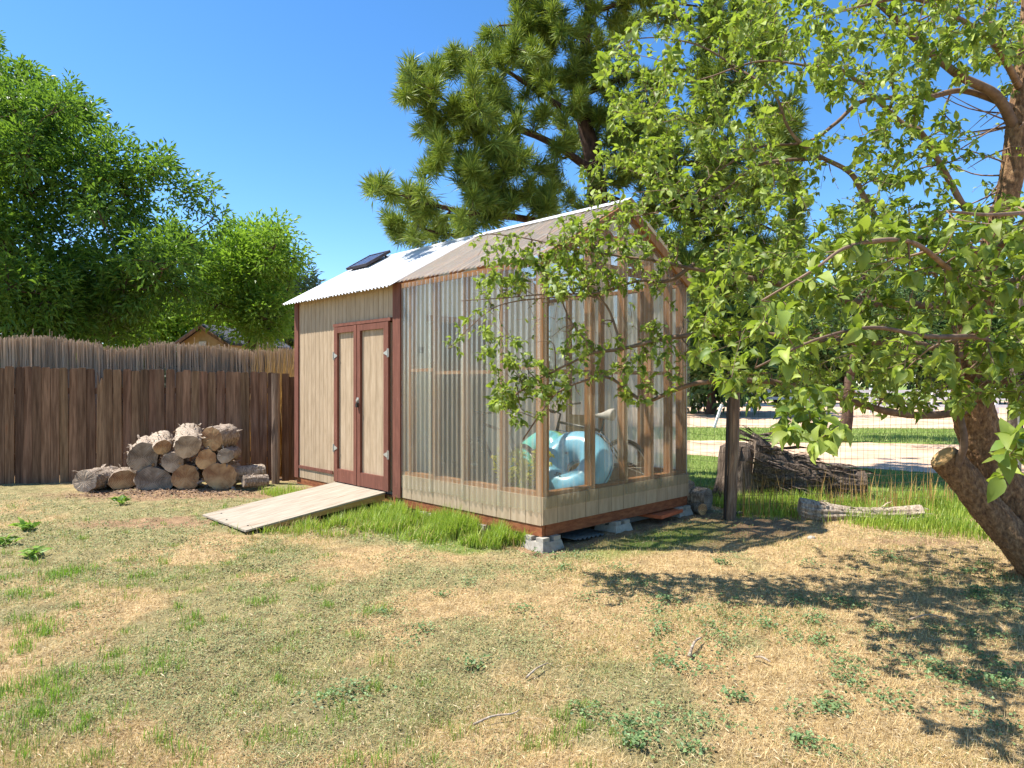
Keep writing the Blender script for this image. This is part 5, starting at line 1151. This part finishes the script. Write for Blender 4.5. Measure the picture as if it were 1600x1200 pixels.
# ------------------------------------------------------------------ grass, weeds and litter on the ground
def blades(x, y, h, w, rng, lean=0.5, z=None, bend=True):
    N = len(x); a = rng.random(N)*2*math.pi; d = np.stack([np.cos(a), np.sin(a)], -1); z = height(x, y)-0.004 if z is None else z
    sd = np.stack([-d[:,1], d[:,0]], -1); ln = np.abs(rng.normal(lean, lean*0.5, N))
    if not bend:
        V = np.zeros((N,3,3)); V[:,0,:2] = np.stack([x,y],-1)+sd*w[:,None]/2; V[:,1,:2] = np.stack([x,y],-1)-sd*w[:,None]/2; V[:,:2,2] = z[:,None]
        V[:,2,:2] = np.stack([x,y],-1)+d*(np.sin(ln)*h)[:,None]; V[:,2,2] = z+np.cos(ln)*h
        return V.reshape(-1,3), (np.arange(N)*3)[:,None]+np.array([[0,1,2]])
    V = np.zeros((N,5,3)); p = np.stack([x,y],-1)
    V[:,0,:2] = p+sd*w[:,None]/2; V[:,1,:2] = p-sd*w[:,None]/2; V[:,:2,2] = z[:,None]
    m_ = p+d*(np.sin(ln*0.4)*h*0.55)[:,None]; V[:,2,:2] = m_+sd*w[:,None]*0.42; V[:,3,:2] = m_-sd*w[:,None]*0.42; V[:,2:4,2] = (z+np.cos(ln*0.4)*h*0.55)[:,None]
    V[:,4,:2] = m_+d*(np.sin(ln)*h*0.5)[:,None]; V[:,4,2] = z+np.cos(ln*0.4)*h*0.55+np.cos(ln)*h*0.5
    return V.reshape(-1,3), ((np.arange(N)*5)[:,None,None]+np.array([(0,1,3),(0,3,2),(2,3,4)])[None]).reshape(-1,3)
def scatter(N, rng, y0=2.4, y1=9.3, p=1.7):
    """more blades near the viewer, inside the view and a step to the side of it"""
    u = rng.random(N); y = (y0**(1-p)+(y1**(1-p)-y0**(1-p))*u)**(1/(1-p)); x = rng.uniform(-0.86, 0.86, N)*y; return x, y
def free(x, y):
    t, s = to_ts(x, y); bad = (t > -0.03) & (t < W+0.03) & (s > -0.03) & (s < S2+0.03)
    bad |= (t > -1.70) & (t < 0) & (s > DS0-0.0) & (s < DS1+0.05)
    return ~bad
def stuff(name, parts, mat, label, cat):
    V = np.vstack([v for v, t in parts]); n0 = 0; T = []
    for v, t in parts: T.append(t+n0); n0 += len(v)
    o = link(name, mesh_np(name, V, np.vstack(T)), MT[mat]); tag(o, label, cat, kind='stuff'); return o
rg = np.random.default_rng(77)
x, y = scatter(330000, rg); cov, dr_, lw2 = cover_masks(x, y)
k = free(x, y) & (rg.random(len(x)) < np.clip(1.0-0.55*cov-0.75*dr_-0.3*lw2, 0.08, 1)); x, y = x[k], y[k]; sc_ = np.clip(y/4, 0.8, 1.8)
stuff('dry_grass', [blades(x, y, (0.02+0.045*rg.random(len(x))), 0.0028*sc_*(0.6+0.8*rg.random(len(x))), rg, 1.2, bend=False)], 'straw', 'dry straw-coloured lawn grass covering the open ground', 'dry grass')
# olive short lawn grass in noise patches
x, y = scatter(200000, rg); cov, dr_, lw2 = cover_masks(x, y); nn = fbm(x*1.6, y*1.6, 40, 4)
k = free(x, y) & (rg.random(len(x)) < np.clip((nn-0.50)*3.2+0.55*lw2, 0.0, 0.9)*(1-0.8*dr_)); x, y = x[k], y[k]; sc_ = np.clip(y/4, 0.8, 1.8)
stuff('lawn_grass', [blades(x, y, (0.02+0.045*rg.random(len(x))), 0.0028*sc_, rg, 0.75, bend=False)], 'grass_olive', 'short olive lawn grass in thin patches', 'grass')
# creeping cover
x, y = scatter(300000, rg); cov, dr_, lw2 = cover_masks(x, y); nn = fbm(x*2.2, y*2.2, 60, 4)
k = free(x, y) & (rg.random(len(x)) < np.clip(cov*1.1-0.1+(nn-0.5)*2.6, 0, 1)*(1-0.9*dr_)*0.6); x, y = x[k], y[k]; N = len(x)
dirs = unit(rg, N)*[1,1,0.35]+[0,0,0.25]
stuff('creeping_cover', [leaves(np.stack([x,y,height(x,y)+0.004+0.012*rg.random(N)],-1), dirs, 0.010*np.clip(y/3.6,0.8,2.0)*(0.7+0.7*rg.random(N)), rg, 0.75, 0.2, 0.1, roll=rg.normal(0,0.4,N))], 'cover', 'grey-green creeping ground cover on the left of the lawn', 'ground cover')
# green tufts
parts = []
def tufts(cx_, cy_, n_, rad, h, w, lean=0.55):
    for a, b_, nn_, r_, hh in zip(cx_, cy_, n_, rad, h):
        xx = a+rg.normal(0, r_, nn_); yy = b_+rg.normal(0, r_, nn_); q = free(xx, yy); xx, yy = xx[q], yy[q]
        if len(xx): parts.append(blades(xx, yy, hh*(0.5+0.7*rg.random(len(xx))), w*(0.7+0.6*rg.random(len(xx))), rg, lean))
cx_, cy_ = scatter(520, rg, 2.5, 8.5, 1.4); lf = (cx_ < 0.2-0.25*(cy_-4)) & (fbm(cx_*0.7, cy_*0.7, 91, 3) > 0.44); cx_, cy_ = cx_[lf], cy_[lf]
tufts(cx_, cy_, rg.integers(18,60,len(cx_)), 0.02+0.03*rg.random(len(cx_)), 0.035+0.035*rg.random(len(cx_)), 0.0035)
# bigger tufts seen at the lower left
for px, py, nn_, r_, hh in ((60,985,160,0.07,0.07),(95,900,200,0.10,0.07),(30,930,150,0.08,0.07),(120,895,160,0.09,0.07),(85,1100,170,0.07,0.07),(235,1055,90,0.05,0.05),(180,1020,90,0.04,0.05),(20,1090,160,0.08,0.07),(410,945,90,0.05,0.05),(220,900,130,0.07,0.06),(437,1065,70,0.03,0.05),(95,1065,180,0.08,0.06),(280,950,60,0.03,0.05)):
    d = CAMH*F/(py-CY); tufts([(px-CX)/F*d], [d], [nn_], [r_], [hh], 0.004)
stuff('grass_tufts', parts, 'grass', 'scattered green grass tufts in the dry lawn', 'grass')
# tall bright grass by the ramp and the front wall
N = 42000; t = -rg.gamma(2.0, 0.17, N)-0.02; s = rg.uniform(0.15, 2.62, N); wd = np.interp(s, [0.15,0.5,1.0,1.5,2.0,2.6],[0.22,0.45,0.65,0.95,1.3,1.75])
t = -rg.random(N)**0.9*wd*(0.85+0.4*vnoise(s*6, s*0, 3)); p = C0[None]+t[:,None]*BV[None]+s[:,None]*AV[None]; x, y = p[:,0], p[:,1]
e_ = np.abs(t)/wd; dens = np.clip(1.15-e_, 0, 1)*np.clip((fbm(x*4, y*4, 12, 3)-0.34)*4.0, 0.03, 1); k = free(x, y) & (rg.random(N) < dens)
x, y, e_ = x[k], y[k], e_[k]; hh = (0.10+0.13*rg.random(len(x)))*(1.1-0.5*e_)*(0.55+0.8*fbm(x*3, y*3, 33, 2))
hh *= 0.6+0.9*fbm(x*7, y*7, 44, 2)
parts = [blades(x, y, hh*0.95, 0.005+0.004*rg.random(len(x)), rg, 0.6)]
kk = rg.random(len(x)) < 0.16; dry_by_wall = (x[kk]+rg.normal(0,0.05,kk.sum()), y[kk]+rg.normal(0,0.05,kk.sum()))
N = 1200; s = rg.uniform(3.66, 4.9, N); t = -rg.random(N)*0.5-0.02; p = C0[None]+t[:,None]*BV[None]+s[:,None]*AV[None]; k = free(p[:,0], p[:,1])
parts.append(blades(p[k,0], p[k,1], 0.05+0.09*rg.random(k.sum()), np.full(k.sum(), 0.006), rg, 0.6))
stuff('tall_grass', parts, 'grass_tall', 'tall bright green grass along the ramp and the front wall', 'grass')
# tall grass round the pale log, the fence and the apple trunk
parts = []
N = 46000; x = rg.uniform(2.5, 7.2, N); y = rg.uniform(5.5, 9.6, N); edge_ = np.interp(x, [2.5,3.2,3.6,4.4,5.2,7.2],[7.6,7.35,6.9,6.55,6.2,5.6])
dens = np.clip((y-edge_)/0.5, 0, 1)*(0.2+1.1*(fbm(x*1.8, y*1.8, 71, 3) > 0.47))*np.where(y > 8.0, 0.8, 1); k = rg.random(N) < dens
x, y = x[k], y[k]; hh = (0.05+0.16*rg.random(len(x)))*(0.5+0.8*fbm(x*2, y*2, 15, 2)); parts.append(blades(x, y, hh, 0.006+0.003*rg.random(len(x)), rg, 0.5))
stuff('tall_grass', parts, 'grass_tall', 'tall grass and weeds round the pale log and the apple trunk', 'grass')
# lawn strips beyond the wire fence
N = 60000; x = rg.uniform(0.5, 12, N); y = rg.uniform(8.6, 16, N); lim = np.interp(x, [-1,4.0,6.7,7.75,14],[17.0,14.2,11.7,10.8,7.0]); k = (y < lim) & (x < 0.86*y) & free(x, y); x, y = x[k], y[k]
parts = [blades(x, y, 0.04+0.05*rg.random(len(x)), np.full(len(x), 0.012), rg, 0.6, bend=False)]
N = 50000; x = rg.uniform(2, 18, N); y = rg.uniform(14, 27, N); lo = np.interp(x, [-1,5,9.8,11.4,20],[20,18.3,17.5,16.8,16.2]); hi = np.interp(x, [-4,12,34],[24.3,23.0,21.3]); k = (y > lo) & (y < hi); x, y = x[k], y[k]
parts.append(blades(x, y, 0.06+0.06*rg.random(len(x)), np.full(len(x), 0.02), rg, 0.6, bend=False))
stuff('mown_lawn', parts, 'grass_pale', 'green lawn strips beyond the wire fence', 'grass')
# dry stalks in front of the mesh
xw, yw = dry_by_wall; k = free(xw, yw); xw, yw = xw[k], yw[k]
stuff('dry_blades', [blades(xw, yw, 0.06+0.12*rg.random(len(xw)), np.full(len(xw), 0.004), rg, 0.8)], 'straw', 'dead straw blades mixed into the tall grass by the front wall', 'dry grass')
N = 260; x = rg.uniform(2.6, 6.3, N); y = 7.75+(x-2.45)*0.2+rg.normal(0, 0.12, N)
stuff('dry_stalks', [blades(x, y, 0.2+0.35*rg.random(N), np.full(N, 0.008), rg, 0.25)], 'dry_weed', 'dry golden weed stalks along the wire mesh', 'dry weeds')
N = 420; x = -3.85+rg.normal(0, 0.22, N); y = 11.35+rg.normal(0, 0.15, N)
stuff('dry_stalks', [blades(x, y, 1.3+0.95*rg.random(N), np.full(N, 0.012), rg, 0.14)], 'dry_weed', 'tall golden dry weeds behind the fence beside the shed', 'dry weeds')
# clover-like weeds in the straw on the right
parts = []; pts = [(1330,1050),(1250,940),(1272,968),(1380,980),(1470,990),(1540,930),(1560,1045),(1480,1055),(1150,945),(1040,940),(1100,975),(1200,980),(1000,915),(870,870),(905,868),(840,865),(1310,940),(1420,1040),(1450,1060),(1130,1005),(1290,1010),(1380,870),(1400,878),(1470,905),(1510,895),(1540,885),(1560,905),(1580,930),(1345,945),(1240,1000),(960,890),(880,890),(820,955),(660,985),(640,1000),(600,960),(690,930),(730,915),(560,1080),(510,1095),(740,1040),(1040,1125),(1150,1090)]
pts += [(a, b_) for a, b_ in zip(rg.uniform(900,1590,45), rg.uniform(880,1190,45))]
for px, py in pts:
    d = CAMH*F/(py-CY); x0 = (px-CX)/F*d; n_ = rg.integers(30, 110); r_ = 0.03+0.05*rg.random(); xx = x0+rg.normal(0,r_,n_); yy = d+rg.normal(0,r_,n_)
    dirs = unit(rg, n_)*[1,1,0.3]+[0,0,0.2]; parts.append(leaves(np.stack([xx,yy,height(xx,yy)+0.008+0.03*rg.random(n_)],-1), dirs, 0.012+0.012*rg.random(n_), rg, 0.9, 0.25, 0.2, roll=rg.normal(0,0.4,n_)))
stuff('clover_weeds', parts, 'weed', 'low blue-green clover-like weeds scattered in the dry lawn', 'weeds')
# broad-leaved weeds
def rosette(px, py, h, n_, label, mat='grass', size=0.1):
    d = CAMH*F/(py-CY); x0 = (px-CX)/F*d; e = empty('broadleaf_weed', (x0, d, 0), label, 'weed', 'broad-leaved weeds')
    z0 = float(height(np.array([x0]), np.array([d]))[0]); P_ = np.stack([np.full(n_,x0)+rg.normal(0,0.03,n_), np.full(n_,d)+rg.normal(0,0.03,n_), np.full(n_, z0)+h*rg.random(n_)*0.6], -1)
    V, T = leaves(P_, unit(rg,n_)*[1,1,0.3]+[0,0,0.55], size*(0.6+0.6*rg.random(n_)), rg, 0.4, 0.3, 0.35, detail=True)
    link('foliage', mesh_np('foliage', V, T, True), MT[mat], e, True)
    mb = MB()
    for q in P_[:max(3,n_//5)]: mb.tube([(x0,d,z0-0.01), q], 0.003, 4, cap=False)
    mb.build('stem', MT['grass'], e, keep=True)
rosette(40, 830, 0.08, 34, 'broad-leaved weed near the left edge, uppermost of three'); rosette(12, 852, 0.08, 26, 'broad-leaved weed cut by the left edge, middle of three'); rosette(50, 872, 0.09, 30, 'broad-leaved weed near the left edge, lowest of three')
rosette(190, 790, 0.10, 34, 'leafy weed on the lawn before the log pile'); rosette(338, 762, 0.22, 46, 'upright light green weed in front of the widest log', size=0.07); rosette(265, 762, 0.06, 34, 'low spreading weed in front of the middle logs', size=0.07)
# fallen sticks, stones, bark chips
STK = 'fallen sticks in the straw'
def stick(pts, r, label):
    q = [PX(px, py, CAMH*F/(py-CY)) for px, py in pts]; q = [(a[0], a[1], float(height(np.array([a[0]]), np.array([a[1]]))[0])+r+0.012+z) for a, z in zip(q, (0,0.02,0.01,0,0,0))]
    mb = MB(); s_ = spline(q, 4); mb.tube(s_, np.linspace(r, r*0.5, len(s_)), 6, jitter=0.1, rng=rg); o = mb.build('stick', MT['bark_pale'], None, True); tag(o, label, 'stick', STK)
stick([(1077,1030),(1085,1015),(1096,1005)], 0.010, 'short pale stick standing out in the straw right of centre'); stick([(1180,1030),(1190,1036),(1204,1041)], 0.007, 'small dark curved stick right of the pale one')
stick([(822,1060),(838,1050),(856,1042)], 0.006, 'thin stick in the middle of the foreground'); stick([(740,1133),(770,1126),(800,1124),(812,1115)], 0.006, 'long thin twig at the bottom centre'); stick([(1420,973),(1450,970),(1480,972)], 0.006, 'thin stick in the shade among weeds on the right')
def stone(px, py, r, label):
    d = CAMH*F/(py-CY); V, Q = torus(0.5, 0.5, 10, 8); c = unit(rg, 26); from_ = bpy.data.meshes.new('stone'); import bmesh
    bm = bmesh.new(); bmesh.ops.create_icosphere(bm, subdivisions=2, radius=r)
    for v in bm.verts: v.co = Vector((v.co.x*1.2, v.co.y, v.co.z*0.7))*(1+0.22*(random.random()-0.5))
    bm.to_mesh(from_); bm.free(); o = link('stone', from_, MT['concrete']); o.location = ((px-CX)/F*d, d, r*0.4); tag(o, label, 'stone', 'pale stones on the lawn')
stone(1268, 843, 0.035, 'pale stone on the soil before the silvery log'); stone(325, 1020, 0.016, 'small pale stone in the left foreground, larger of two'); stone(368, 1022, 0.012, 'small pale stone in the left foreground, smaller of two')
# pale bark and leaf litter
x, y = scatter(26000, rg, 2.4, 9.4, 1.6); k = free(x, y); x, y = x[k], y[k]; N = len(x)
stuff('litter', [leaves(np.stack([x,y,height(x,y)+0.006+0.012*rg.random(N)],-1), unit(rg,N)*[1,1,0.15], 0.012+0.035*rg.random(N)**2, rg, 0.11, 0.2, 0.1, roll=rg.normal(0,0.5,N))], 'straw_pale', 'pale dry leaf and bark litter on the lawn', 'litter')
x = rg.uniform(-5.9, -3.6, 1300); y = 9.45+rg.normal(0, 0.2, 1300); N = len(x)
stuff('bark_chips', [leaves(np.stack([x,y,height(x,y)+0.006+0.012*rg.random(N)],-1), unit(rg,N)*[1,1,0.2], 0.02+0.035*rg.random(N), rg, 0.5, 0.1, 0.0)], 'twig', 'brown bark chips on the soil before the log pile', 'bark chips')
